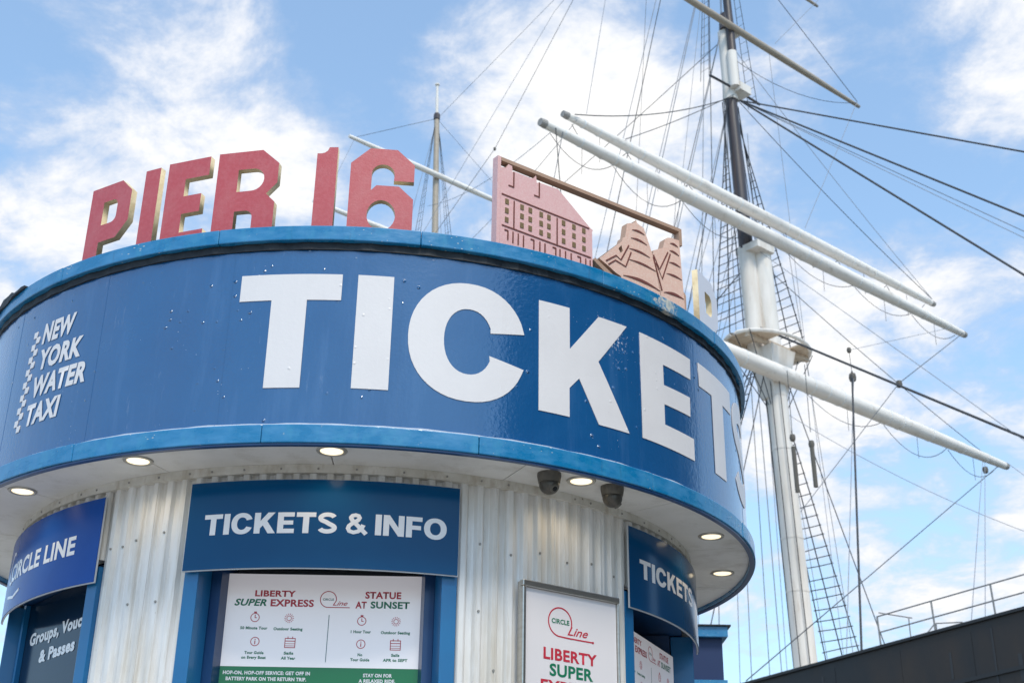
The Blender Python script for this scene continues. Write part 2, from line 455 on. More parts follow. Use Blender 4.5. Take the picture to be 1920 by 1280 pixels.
def g_arc(a0, a1, r0, r1, z0, z1, step=1.5, rfun=None):
    """solid curved block about the z axis; azimuth 0 looks down -Y, positive to the right"""
    n = max(1, int(math.ceil((a1 - a0) / step)))
    full = abs(a1 - a0 - 360) < 1e-6
    v, f = [], []
    cnt = n if full else n + 1
    for i in range(cnt):
        a = a0 + (a1 - a0) * i / n
        ro = r1 if rfun is None else r1 + rfun(a)
        v += [cyl_pt(a, r0, z0), cyl_pt(a, ro, z0), cyl_pt(a, ro, z1), cyl_pt(a, r0, z1)]
    for i in range(n):
        p, q = 4 * i, 4 * ((i + 1) % cnt)
        f += [(p + 1, q + 1, q + 2, p + 2), (p + 2, q + 2, q + 3, p + 3), (p + 3, q + 3, q, p), (p, q, q + 1, p + 1)]
    if not full:
        f += [(0, 1, 2, 3), (4 * n + 3, 4 * n + 2, 4 * n + 1, 4 * n)]
    return v, f


def g_tube(pts, rad, n=8, cap=True):
    pts = [Vector(p) for p in pts]
    if not isinstance(rad, (list, tuple)):
        rad = [rad] * len(pts)
    v, f = [], []
    d0 = (pts[1] - pts[0]).normalized()
    side = d0.cross(Vector((0, 0, 1)))
    if side.length < 1e-3:
        side = Vector((1, 0, 0))
    side.normalize()
    for i, p in enumerate(pts):
        d = (pts[min(i + 1, len(pts) - 1)] - pts[max(i - 1, 0)]).normalized()
        s = (side - d * side.dot(d)).normalized()
        t = d.cross(s)
        for k in range(n):
            a = 2 * math.pi * k / n
            v.append(tuple(p + (s * math.cos(a) + t * math.sin(a)) * rad[i]))
    for i in range(len(pts) - 1):
        for k in range(n):
            a, b = i * n + k, i * n + (k + 1) % n
            f.append((a, b, b + n, a + n))
    if cap:
        f.append(tuple(range(n - 1, -1, -1)))
        f.append(tuple(range((len(pts) - 1) * n, len(pts) * n)))
    return v, f


def g_lathe(prof, n=24, c=(0, 0, 0)):
    v, f = [], []
    for r, z in prof:
        for k in range(n):
            a = 2 * math.pi * k / n
            v.append((c[0] + r * math.cos(a), c[1] + r * math.sin(a), c[2] + z))
    for i in range(len(prof) - 1):
        for k in range(n):
            a, b = i * n + k, i * n + (k + 1) % n
            f.append((a, b, b + n, a + n))
    f.append(tuple(range(n - 1, -1, -1)))
    f.append(tuple(range((len(prof) - 1) * n, len(prof) * n)))
    return v, f


def shape2d(loops, half=0.0, bevel=0.0):
    """filled flat shape from closed loops (inner loops become holes); x,y in plane, z thickness"""
    c = bpy.data.curves.new('shape', 'CURVE')
    c.dimensions = '2D'
    c.fill_mode = 'BOTH'
    c.extrude = max(0.0, half - bevel)
    if bevel:
        c.bevel_depth = bevel
        c.offset = -bevel
        c.bevel_resolution = 1
    for lp in loops:
        s = c.splines.new('POLY')
        s.points.add(len(lp) - 1)
        for q, (x, y) in zip(s.points, lp):
            q.co = (x, y, 0, 1)
        s.use_cyclic_u = True
    o = bpy.data.objects.new('shape', c)
    me = bpy.data.meshes.new_from_object(o)
    bpy.data.objects.remove(o)
    bpy.data.curves.remove(c)
    me.materials.clear()
    return me


CAP = 0.7
_cap_done = False


def text2d(body, bold=0.0, shear=0.0, half=0.0):
    c = bpy.data.curves.new('text', 'FONT')
    c.body = body
    c.size = 1.0
    c.offset = bold
    c.shear = shear
    c.extrude = half
    c.resolution_u = 3
    if bold > 0.02:
        c.space_character = 1.0 + bold * 1.6
    o = bpy.data.objects.new('text', c)
    me = bpy.data.meshes.new_from_object(o)
    bpy.data.objects.remove(o)
    bpy.data.curves.remove(c)
    me.materials.clear()
    return me


def fit(me, x0, x1, y0, h, ref=None):
    """scale a flat mesh so that it spans x0..x1, with its baseline at y0 and height h (h of ref if given)"""
    xs = [v.co.x for v in me.vertices]; ys = [v.co.y for v in me.vertices]
    a, b = min(xs), max(xs)
    lo, hi = (min(ys), max(ys)) if ref is None else ref
    sx = (x1 - x0) / (b - a); sy = h / (hi - lo)
    for v in me.vertices:
        v.co.x = x0 + (v.co.x - a) * sx
        v.co.y = y0 + (v.co.y - lo) * sy
    return me


def capref(bold):
    me = text2d('H', bold)
    ys = [v.co.y for v in me.vertices]
    bpy.data.meshes.remove(me)
    return min(ys), max(ys)


REFS = {b: capref(b) for b in (0.0, 0.012, 0.02, 0.03, 0.035, 0.04, 0.045, 0.055)}


def txt(body, x0, x1, y0, cap, bold=0.03, shear=0.0):
    return fit(text2d(body, bold, shear), x0, x1, y0, cap, REFS[bold])


def wrap(me, r, step=0.05):
    """bend a flat mesh (x along, y up, z out) round the z axis at radius r; x=0 is azimuth 0"""
    bm = bmesh.new(); bm.from_mesh(me)
    xs = [v.co.x for v in bm.verts]
    x = math.floor(min(xs) / step) * step + step
    while x < max(xs):
        bmesh.ops.bisect_plane(bm, geom=bm.verts[:] + bm.edges[:] + bm.faces[:], plane_co=(x, 0, 0), plane_no=(1, 0, 0), dist=1e-6)
        x += step
    for v in bm.verts:
        v.co = Vector(cyl_pt(math.degrees(v.co.x / r), r + v.co.z, v.co.y))
    bm.to_mesh(me); bm.free()
    me.update()
    return me


def stand(me, dy=0.0):
    """flat mesh x,y,z -> upright: x along, z up, front towards -Y"""
    for v in me.vertices:
        v.co = Vector((v.co.x, -v.co.z + dy, v.co.y))
    me.update()
    return me


def ellipse(cx, cy, rx, ry, n=28, a0=0.0, a1=360.0, ends=False):
    k = n if not ends else n + 1
    return [(cx + rx * math.cos(R(a0 + (a1 - a0) * i / n)), cy + ry * math.sin(R(a0 + (a1 - a0) * i / n))) for i in range(k)]


def ribbon(pts, w):
    """closed outline of a line of width w"""
    L, Rr = [], []
    P = [Vector((p[0], p[1])) for p in pts]
    for i, p in enumerate(P):
        d = (P[min(i + 1, len(P) - 1)] - P[max(i - 1, 0)]).normalized()
        n = Vector((-d.y, d.x)) * w / 2
        L.append(tuple(p + n)); Rr.append(tuple(p - n))
    return L + Rr[::-1]


# heavy grotesque capitals, height 1: name -> (width, list of shapes, each a list of loops)
def _round(cx, cz, rx, rz, a0, a1, n=30, e=0.93):
    out = []
    for i in range(n + 1):
        t = R(a0 + (a1 - a0) * i / n)
        out.append((cx + rx * math.copysign(abs(math.cos(t)) ** e, math.cos(t)), cz + rz * math.copysign(abs(math.sin(t)) ** e, math.sin(t))))
    return out


def _sglyph():
    up_ = [(.40 + .285 * math.cos(R(t)), .735 + .172 * math.sin(R(t))) for t in range(18, 232, 12)]
    lo_ = [(.40 + .295 * math.cos(R(t)), .268 + .172 * math.sin(R(t))) for t in range(52, -172, -12)]
    return ribbon(up_ + [(.34, .55), (.46, .47)] + lo_, .205)


def _cglyph():
    o_ = _round(.46, .5, .46, .515, 22, 338, 40)
    i_ = _round(.46, .5, .215, .30, 332, 28, 30)
    return [o_ + i_]


HG = {
    'T': (.80, [[[(0, .78), (0, 1), (.80, 1), (.80, .78), (.525, .78), (.525, 0), (.275, 0), (.275, .78)]]]),
    'I': (.255, [[[(0, 0), (0, 1), (.255, 1), (.255, 0)]]]),
    'C': (.91, [_cglyph()]),
    'K': (.90, [[[(0, 0), (0, 1), (.255, 1), (.255, .60), (.56, 1), (.86, 1), (.54, .59), (.90, 0), (.595, 0), (.37, .385), (.255, .25), (.255, 0)]]]),
    'E': (.70, [[[(0, 0), (0, 1), (.69, 1), (.69, .79), (.25, .79), (.25, .605), (.65, .605), (.65, .405), (.25, .405), (.25, .21), (.70, .21), (.70, 0)]]]),
    'F': (.67, [[[(0, 0), (0, 1), (.67, 1), (.67, .79), (.25, .79), (.25, .58), (.62, .58), (.62, .38), (.25, .38), (.25, 0)]]]),
    'S': (.80, [[_sglyph()]]),
    'N': (.86, [[[(0, 0), (0, 1), (.25, 1), (.62, .42), (.62, 1), (.86, 1), (.86, 0), (.62, 0), (.24, .58), (.24, 0)]]]),
    'O': (.96, [[_round(.48, .5, .48, .515, 0, 351, 39), _round(.48, .5, .225, .30, 0, 351, 39)]]),
    '&': (.92, [[ribbon([(.88, .02), (.50, .44), (.26, .70), (.245, .80), (.30, .89), (.42, .925), (.535, .89), (.58, .79), (.53, .69), (.33, .53), (.19, .40), (.145, .27), (.20, .14), (.36, .085), (.53, .13), (.68, .27), (.76, .48)], .18)]]),
}


def heavy(body):
    """list of (character, flat mesh) laid out on one line, height 1, and the line's width"""
    out, x = [], 0.0
    for ch in body:
        if ch == ' ':
            x += .24
            continue
        w, shapes = HG[ch]
        if ch == '&':
            # the crossing stroke is its own shape, a hair in front
            pts = [(.88, .02), (.50, .44), (.30, .655), (.25, .75)]
            loop = [(.25, .72), (.235, .80), (.29, .885), (.42, .92), (.54, .885), (.585, .79), (.53, .68), (.40, .585)]
            bowl = [(.43, .60), (.28, .50), (.17, .39), (.135, .27), (.19, .145), (.36, .085), (.54, .135), (.68, .27), (.75, .46)]
            ms_ = [shape2d([[(px + x, pz) for px, pz in ribbon(q, .185)]]) for q in (pts, loop, bowl)]
            bm = bmesh.new()
            for j, m_ in enumerate(ms_):
                for vv_ in m_.vertices:
                    vv_.co.z += 0.006 * j
                bm.from_mesh(m_); bpy.data.meshes.remove(m_)
            me = bpy.data.meshes.new('glyph'); bm.to_mesh(me); bm.free()
        else:
            me = shape2d([[(px + x, pz) for px, pz in lp] for lp in shapes[0]])
        out.append((ch, me)); x += w + .075
    return out, x - .075


def heavy_fit(body, x0, x1, y0, cap):
    gl, w = heavy(body)
    for ch, me in gl:
        for q in me.vertices:
            q.co.x = x0 + q.co.x * (x1 - x0) / w
            q.co.y = y0 + q.co.y * cap
            q.co.z *= cap * .5
    return [me for ch, me in gl]


def split_words(me, gap):
    """cut one line of text into a mesh per word (wherever a blank wider than gap runs through it)"""
    bm = bmesh.new(); bm.from_mesh(me)
    bm.verts.ensure_lookup_table()
    seen, isl = set(), []
    for v0 in bm.verts:
        if v0.index in seen:
            continue
        st, grp = [v0], []
        seen.add(v0.index)
        while st:
            q = st.pop(); grp.append(q.index)
            for e in q.link_edges:
                w = e.other_vert(q)
                if w.index not in seen:
                    seen.add(w.index); st.append(w)
        xs = [bm.verts[i].co.x for i in grp]
        isl.append((min(xs), max(xs), grp))
    isl.sort()
    words, hi = [], None
    for a, b, g in isl:
        if hi is None or a - hi > gap:
            words.append([]); hi = b
        words[-1] += g; hi = max(hi, b)
    if len(words) < 2:
        bm.free()
        return [me]
    out = []
    for w in words:
        keep = set(w)
        b2 = bm.copy()
        b2.verts.ensure_lookup_table()
        bmesh.ops.delete(b2, geom=[q for q in b2.verts if q.index not in keep], context='VERTS')
        m2 = bpy.data.meshes.new('word'); b2.to_mesh(m2); b2.free()
        out.append(m2)
    bm.free()
    bpy.data.meshes.remove(me)
    return out


# ------------------------------------------------------------------ the setting: pier and river
KC = Vector((-0.80675, 7.13450, 0.0))
v, f = g_box(-600, 900, -500, 2500, -3.2, -3.0)
tag(link('water', pydata('water', v, f), 'water'), kind='structure')
v, f = g_box(-22, 3.4, -30, 34, -0.6, -0.03)
deck = tag(link('pier_deck', pydata('pier_deck', v, f), 'deck'), kind='structure')
pl = pydata('plank', *g_box(-12.6, 12.6, -0.072, 0.072, 0, 0.03))
for i in range(150):
    link('plank', pl, 'plank', deck, loc=(-9.3, -8.0 + i * 0.152, -0.03 + random.uniform(-0.003, 0.0)))

# unseen hall added right of the viewer to darken the glossy fascia's reflection
hall = empty('reflection_hall', (34.0, -4.0, -3.0))
tag(hall, 'tall dark brick hall added out of view to be mirrored in the glossy blue fascia', 'building')
link('wall', pydata('wall', *g_box(-8, 12, -20, 21, 0, 27)), mat('hall_brick', (0.10, 0.07, 0.06), 0.8, var=(0.14, 0.10, 0.08), var_scale=.7), hall)
wn_me = pydata('window', *g_box(-8.06, -8.0, -1.0, 1.0, 0, 2.4))
for i in range(5):
    for j in range(10):
        link('window', wn_me, 'glass', hall, loc=(0, -17 + j * 3.9, 5 + i * 4.2))

# ------------------------------------------------------------------ ticket kiosk
kiosk = empty('ticket_kiosk', KC)
tag(kiosk, 'round blue and white ticket kiosk with corrugated walls and a curved TICKETS fascia', 'kiosk')
RF, RR = 2.112, 2.145

fascia = link('fascia', pydata('fascia', *g_arc(-180, 180, 2.07, RF, 3.45, 4.352, 1.25)), 'fascia', kiosk, True)
# rims, each bent from several lengths of sheet
SEG = [(-180 + 24 * i, -180 + 24 * (i + 1)) for i in range(15)]


def rnd_edges(o, w, seg=2):
    b = o.modifiers.new('bevel', 'BEVEL'); b.width = w; b.segments = seg; b.limit_method = 'ANGLE'; b.angle_limit = R(40)


OFF_T, OFF_B = -1.2 - 24 * 0.0, 6.4
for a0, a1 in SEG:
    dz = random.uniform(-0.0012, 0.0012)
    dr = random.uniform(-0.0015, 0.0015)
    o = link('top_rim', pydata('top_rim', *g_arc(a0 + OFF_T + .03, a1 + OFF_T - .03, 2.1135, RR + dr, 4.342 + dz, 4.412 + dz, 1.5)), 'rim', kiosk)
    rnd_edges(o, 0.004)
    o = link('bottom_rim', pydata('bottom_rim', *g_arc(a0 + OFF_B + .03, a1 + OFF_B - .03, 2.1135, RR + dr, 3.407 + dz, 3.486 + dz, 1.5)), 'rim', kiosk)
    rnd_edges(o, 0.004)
link('rim_shade_lip', pydata('rim_shade_lip', *g_arc(-180, 180, 2.115, 2.139, 3.398, 3.405, 1.5)), 'shaded_frame', kiosk)  # dark strip put in for the shaded underside of the bottom rim
link('flashing', pydata('flashing', *g_arc(-180, 180, 2.08, 2.121, 4.306, 4.3405, 1.0,
     lambda a: 0.003 * math.sin(a * 1.7) + 0.002 * math.sin(a * 5.3))), 'flashing', kiosk)
link('caulk_line', pydata('caulk_line', *g_arc(-180, 180, 2.09, 2.124, 3.4885, 3.4965, 1.5, lambda a: 0.006 * math.sin(a * .9) * math.sin(a * .37))), 'caulk', kiosk)
v, f = g_lathe([(0.01, 4.33), (2.095, 4.33), (2.095, 4.405), (0.01, 4.405)], 96)
link('roof_deck', pydata('roof_deck', v, f), 'roof', kiosk)
# loose membrane turned up over the rim at the left
vv, ff = [], []
for i in range(49):
    a = -96 + 50 * i / 48
    e = min(1.0, (48 - i) / 26.0)
    wob = 0.008 * math.sin(a * 1.3) + 0.006 * math.sin(a * 0.61 + 1)
    dr_ = 0.066 * e ** 1.15 + wob * e
    hi_ = 0.012 + 0.045 * e * e + (0.012 if 40 < i < 45 else 0) + .003 * math.sin(a * 2.1)
    vv += [cyl_pt(a, 2.148, 4.409 - dr_), cyl_pt(a, 2.157 + .004 * math.sin(a), 4.409 - dr_), cyl_pt(a, 2.156, 4.412 + hi_), cyl_pt(a, 2.06, 4.414 + hi_ * .6), cyl_pt(a, 2.06, 4.406), cyl_pt(a, 2.148, 4.4135)]
for i in range(48):
    p, q = 6 * i, 6 * i + 6
    ff += [(p + k, q + k, q + (k + 1) % 6, p + (k + 1) % 6) for k in range(6)]
ff += [(5, 4, 3, 2, 1, 0), (288, 289, 290, 291, 292, 293)]
link('turned_up_membrane', pydata('turned_up_membrane', vv, ff), 'flashing', kiosk)

# soffit in panels
ZS = 3.43
for i in range(15):
    a0 = -180 + 24 * i - 10.5
    o = link('soffit_panel', pydata('soffit_panel', *g_arc(a0 + .07, a0 + 24 - .07, 1.775, 2.112, ZS, ZS + .016, 2.0)), 'soffit', kiosk)
link('wall_trim', pydata('wall_trim', *g_arc(-180, 180, 1.77, 1.806, 3.392, 3.4295, 1.25)), 'trim', kiosk)
link('inner_core', pydata('inner_core', *g_lathe([(0.01, 0.0), (1.28, 0.0), (1.28, 3.44), (0.01, 3.44)], 48)), 'dark', kiosk)

# big white letters on the fascia: outlines in (azimuth, height)
D2M = RF * math.pi / 180


def fas(loops):
    me = shape2d([[(a * D2M, z) for a, z in lp] for lp in loops], 0.0012)
    return wrap(me, RF + 0.0022, 0.06)


def ring_arc(cx, cz, rx, rz, a0, a1, n=30):
    return [(cx + rx * math.copysign(abs(math.cos(R(a0 + (a1 - a0) * i / n))) ** 0.93, math.cos(R(a0 + (a1 - a0) * i / n))),
             cz + rz * math.copysign(abs(math.sin(R(a0 + (a1 - a0) * i / n))) ** 0.93, math.sin(R(a0 + (a1 - a0) * i / n)))) for i in range(n + 1)]


def T_(a):
    return [[(a, 4.064), (a, 4.188), (a + 12.0, 4.188), (a + 12.0, 4.064), (a + 8.04, 4.064), (a + 8.04, 3.658), (a + 3.87, 3.658), (a + 3.87, 4.064)]]


def C_():
    o = ring_arc(17.08, 3.921, 7.17, 0.277, 17.5, 342.5, 44)
    i = ring_arc(17.08, 3.921, 2.97, 0.1535, 340.0, 19.0, 36)
    o[0] = (24.03, 3.996); o[-1] = (23.98, 3.829)
    i[0] = (19.64, 3.867); i[-1] = (19.71, 3.974)
    return [o + i]


def S_(a):
    return [[(a + x * 13.4, 3.645 + z * 0.552) for x, z in _sglyph()]]


LET = [T_(-10.06), [[(3.77, 3.66), (3.77, 4.189), (7.96, 4.189), (7.96, 3.66)]], C_(),
       [[(25.97, 3.657), (25.97, 4.184), (30.26, 4.183), (30.26, 3.98), (34.67, 4.182), (39.33, 4.183), (34.53, 3.957), (39.37, 3.655), (34.48, 3.654), (31.59, 3.849), (30.19, 3.792), (30.19, 3.656)]],
       [[(41.66, 3.657), (41.66, 4.182), (52.6, 4.176), (52.5, 4.067), (46.11, 4.067), (46.15, 3.964), (52.14, 3.969), (52.05, 3.87), (46.11, 3.867), (46.11, 3.765), (52.69, 3.763), (52.69, 3.653)]],
       T_(54.85), S_(67.6)]
for lp in LET:
    link('letter', fas(lp), 'vinyl_white', fascia)

for a in (-29.0, -11.2, 9.0, 25.2, 41.0, 53.6, 72.0, -47.0, -64.0):
    link('vinyl_seam', pydata('vinyl_seam', *g_arc(a - .05, a + .05, RF - .01, RF + .0009, 3.50, 4.30, .2)), 'fascia', fascia)
# small water-taxi lettering with its checker edge
for body, a0, a1, z in (('NEW', -40.6, -33.96, 4.06), ('YORK', -40.33, -31.98, 3.926), ('WATER', -40.78, -30.56, 3.792), ('TAXI', -41.23, -34.43, 3.658)):
    me = txt(body, a0 * D2M, a1 * D2M, z, 0.103, 0.045, 0.14)
    link('logo_word', wrap(me, RF + 0.003, 0.06), 'vinyl_white', fascia)
sq = []
for i in range(16):
    a = -42.0 - 1.15 * i / 15 + (0.0 if i % 2 else -0.8); z = 4.142 - i * 0.031
    sq.append([(a, z), (a + .8, z), (a + .78, z - .031), (a - .02, z - .031)])
for lp in sq:
    link('checker_square', fas([lp]), 'vinyl_white', fascia)

# corrugated wall
PITCHA = 2.35


def rib(a):
    u = ((a - 0.4) / PITCHA) % 1.0
    w = 0.13
    if u < w: k = u / w
    elif u < 0.5: k = 1.0
    elif u < 0.5 + w: k = 1.0 - (u - 0.5) / w
    else: k = 0.0
    return 0.020 * k


BAYS = [(-18.2, 19.2, 0.45), (48.3, 85.5, 67.0), (-70.0, -33.4, -51.0)]
SIGN_Z = (2.969, 3.357)
for a0, a1, z0 in ((19.2, 48.3, 0.0), (-33.4, -18.2, 0.0), (-128, -70, 0.0), (85.5, 150, 0.0), (150, 232, 0.0),
                   (-18.2, 19.2, 3.08), (48.3, 85.5, 3.08), (-70.0, -33.4, 3.08)):
    o = link('corrugated_panel', pydata('corrugated_panel', *g_arc(a0 + .04, a1 - .04, 1.745, 1.774, z0, 3.4, PITCHA / 14, rib)), 'corrugated', kiosk)
    soften(o.data, 14)
# a dab of fresh white paint low on the left wall panel, and screws
scr = []
for a, z in ((-30.5, 3.12), (-27.9, 3.12), (-25.8, 3.14), (-26.2, 2.86), (-22.0, 2.86), (22.2, 3.13), (26.8, 3.1), (31.4, 3.13), (36.2, 3.11), (40.8, 3.13), (45.5, 3.1),
             (22.4, 2.84), (24.2, 2.6), (-22.6, 3.16), (46.5, 2.8)):
    u = ((a - 0.4) / PITCHA); a = (math.floor(u) + 0.33) * PITCHA + 0.4
    p = Vector(cyl_pt(a, 1.792, z)); q = Vector(cyl_pt(a, 1.799, z))
    scr.append(g_tube([p, q], [0.0065, 0.005], 8))
for s in scr:
    link('screw', pydata('screw', *s), 'screw', kiosk)


for a in (24.9, 34.3, 43.7, -24.4):
    link('sheet_lap', pydata('sheet_lap', *g_arc(a - .12, a + .12, 1.770, 1.7965, 0.0, 3.39, .12)), 'corrugated', kiosk)


def ornament_screws():
    for i in range(26):
        a = -62 + i * 5.2 + random.uniform(-1.5, 1.5)
        p = Vector(cyl_pt(a, 1.804, 3.41)); q = Vector(cyl_pt(a, 1.810, 3.41))
        link('screw', pydata('screw', *g_tube([p, q], [0.0055, 0.004], 8)), 'screw', kiosk)


ornament_screws()


def bay(a0, a1, mid):
    b = link('window_bay', pydata('window_bay', *g_arc(a0, a1, 1.30, 1.765, 0.0, 0.95)), 'shaded_frame', kiosk)
    link('header', pydata('header', *g_arc(a0, a1, 1.30, 1.74, 3.055, 3.075)), 'shaded_frame', b)
    w = 2.15
    for s0, s1 in ((a0 + .02, a0 + w), (a1 - w, a1 - .02)):
        o = link('post', pydata('post', *g_arc(s0, s1, 1.68, 1.797, 0.955, 3.05, 1.0)), 'blue_frame', b)
        rnd_edges(o, 0.003)
    for s0, s1, r1 in ((a0 + .3, a0 + w + 1.5, 1.675), (a1 - w - 1.5, a1 - .3, 1.675)):
        link('jamb', pydata('jamb', *g_arc(s0, s1, 1.45, r1, 0.955, 3.05, 1.0)), 'shaded_frame', b)
    link('counter', pydata('counter', *g_arc(a0 + .1, a1 - .1, 1.5, 1.92, 0.96, 1.0, 1.5)), 'steel', b)
    # flat tinted pane
    h = 1.45 * math.tan(R((a1 - a0) / 2 - 2.6))
    me = pydata('pane', *g_box(-h, h, -1.475, -1.465, 0.99, 3.05))
    return b, link('pane', me, 'glass', b, rz=R(mid))


b1, pane1 = bay(*BAYS[0])
b2, pane2 = bay(*BAYS[1])
b3, pane3 = bay(*BAYS[2])

# the left window: a dark panel with lettering, set close behind the posts
pan = link('window_panel', pydata('window_panel', *g_box(-0.53, 0.53, -1.648, -1.635, 1.0, 3.05)), mat('navy_glass', (0.004, 0.022, 0.055), 0.12, spec=0.15), b3, rz=R(-51.0))
for body, x0, x1, z in (('Groups, Vouchers', -0.36, 0.47, 2.838), ('& Passes', -0.20, 0.225, 2.738)):
    for me in split_words(txt(body, x0, x1, z, 0.060, 0.045), .012):
        link('window_lettering', stand(me, -1.6505), 'sign_white', b3, rz=R(-51.0))
link('mullion', pydata('mullion', *g_box(-0.455, -0.43, -1.672, -1.649, 1.0, 3.05)), 'blue_frame', b3, rz=R(-51.0))


# ------------------------------------------------------------------ curved sign boards
def curved_sign(name, label, a0, a1, m, words):
    root = empty(name, KC)
    tag(root, label, 'sign', 'blue sign boards over the kiosk windows')
    o = link('board', pydata('board', *g_arc(a0, a1, 1.8165, 1.824, SIGN_Z[0], SIGN_Z[1], 1.0)), 'sign_edge', root)
    link('face', pydata('face', *g_arc(a0 + .1, a1 - .1, 1.8245, 1.8275, SIGN_Z[0] + .004, SIGN_Z[1] - .003, 0.8)), m, root)
    soften(root.children[-1].data)
    k = 1.829 * math.pi / 180
    for body, x0, x1, z, cap, bold in words:
        if bold == 'heavy':
            for me in heavy_fit(body, x0 * k, x1 * k, z, cap):
                link('letter', wrap(me, 1.8287, 0.05), 'sign_white', root)
        else:
            for me in split_words(txt(body, x0 * k, x1 * k, z, cap, bold), cap * .3):
                link('lettering', wrap(me, 1.8287, 0.05), 'sign_white', root)
    return root


curved_sign('sign_board', 'dark blue curved sign reading TICKETS & INFO above the middle window', -18.1, 19.0, 'sign_blue',
            [('TICKETS & INFO', -15.45, 17.2, 3.119, 0.090, 'heavy')])
curved_sign('sign_board', 'dark blue curved sign reading TICKETS above the right-hand window, partly round the corner', 48.3, 85.4, 'sign_blue',
            [('TICKETS', 50.9, 72.5, 3.122, 0.090, 'heavy')])
sgn = curved_sign('sign_board', 'royal blue curved sign reading CIRCLE LINE at the far left of the kiosk', -69.6, -33.0, 'sign_royal',
                  [('CIRCLE LINE', -61.5, -38.2, 3.117, 0.087, 0.035)])
k183 = 1.829 * math.pi / 180
for lp in ([ribbon(ellipse(-61.5 * k183, 3.19, .05, .075, 20, 60, 300, True), 0.014)], [ribbon([(-62 * k183, 3.05), (-58 * k183, 3.03), (-55 * k183, 3.05)], 0.014)]):
    link('emblem_line', wrap(shape2d(lp, .0008), 1.8287, .05), 'sign_white', sgn)


# ------------------------------------------------------------------ menu boards in the windows
def icon_shapes(x, z, kind):
    r = 0.0195
    out = []
    t = 0.0032
    if kind == 'clock':
        out += [[ellipse(x, z, r, r), ellipse(x, z, r - t, r - t)], [ribbon([(x, z - .002), (x, z + .012)], t)], [ribbon([(x, z - .001), (x + .008, z - .001)], t)],
                [[(x - .006, z + r), (x + .006, z + r), (x + .006, z + r + .006), (x - .006, z + r + .006)]]]
    elif kind == 'sun':
        out += [[ellipse(x, z, .011, .011), ellipse(x, z, .0085, .0085)]]
        for i in range(14):
            a = 2 * math.pi * i / 14
            out.append([ribbon([(x + .014 * math.cos(a), z + .014 * math.sin(a)), (x + .0205 * math.cos(a), z + .0205 * math.sin(a))], .0026)])
    elif kind == 'info':
        out += [[ellipse(x, z, r, r), ellipse(x, z, r - t, r - t)], [ribbon([(x, z - .011), (x, z + .004)], .004)], [ellipse(x, z + .009, .0024, .0024, 10)]]
    else:
        w, h = .023, .021
        out += [[[(x - w, z - h), (x + w, z - h), (x + w, z + h), (x - w, z + h)], [(x - w + t, z - h + t), (x + w - t, z - h + t), (x + w - t, z + h - t), (x - w + t, z + h - t)]],
                [ribbon([(x - w, z + .008), (x + w, z + .008)], t)], [ribbon([(x - w, z - .003), (x + w, z - .003)], .002)], [ribbon([(x - w, z - .012), (x + w, z - .012)], .002)],
                [ribbon([(x - .01, z + h - .004), (x - .01, z + h + .006)], t)], [ribbon([(x + .01, z + h - .004), (x + .01, z + h + .006)], t)]]
    return out


def line_logo(root, add, cx, cz, r, tail, cap):
    """ring with a tail line, the word inside it and the script word beside it"""
    w = r * 0.085
    arc = ellipse(cx, cz, r, r * 0.98, 40, -20, 285, True)
    arc = [(cx + r * 0.95, cz - r * 0.55)] + arc if False else arc
    add('logo_ring', [ribbon(arc + [(cx + r * 0.55, cz - r * 1.02), (cx + tail, cz - r * 1.02)], w)], 'red_ink')
    add('logo_dot', [ellipse(cx + tail, cz - r * 1.02, w * 1.1, w * 1.1, 12)], 'red_ink')


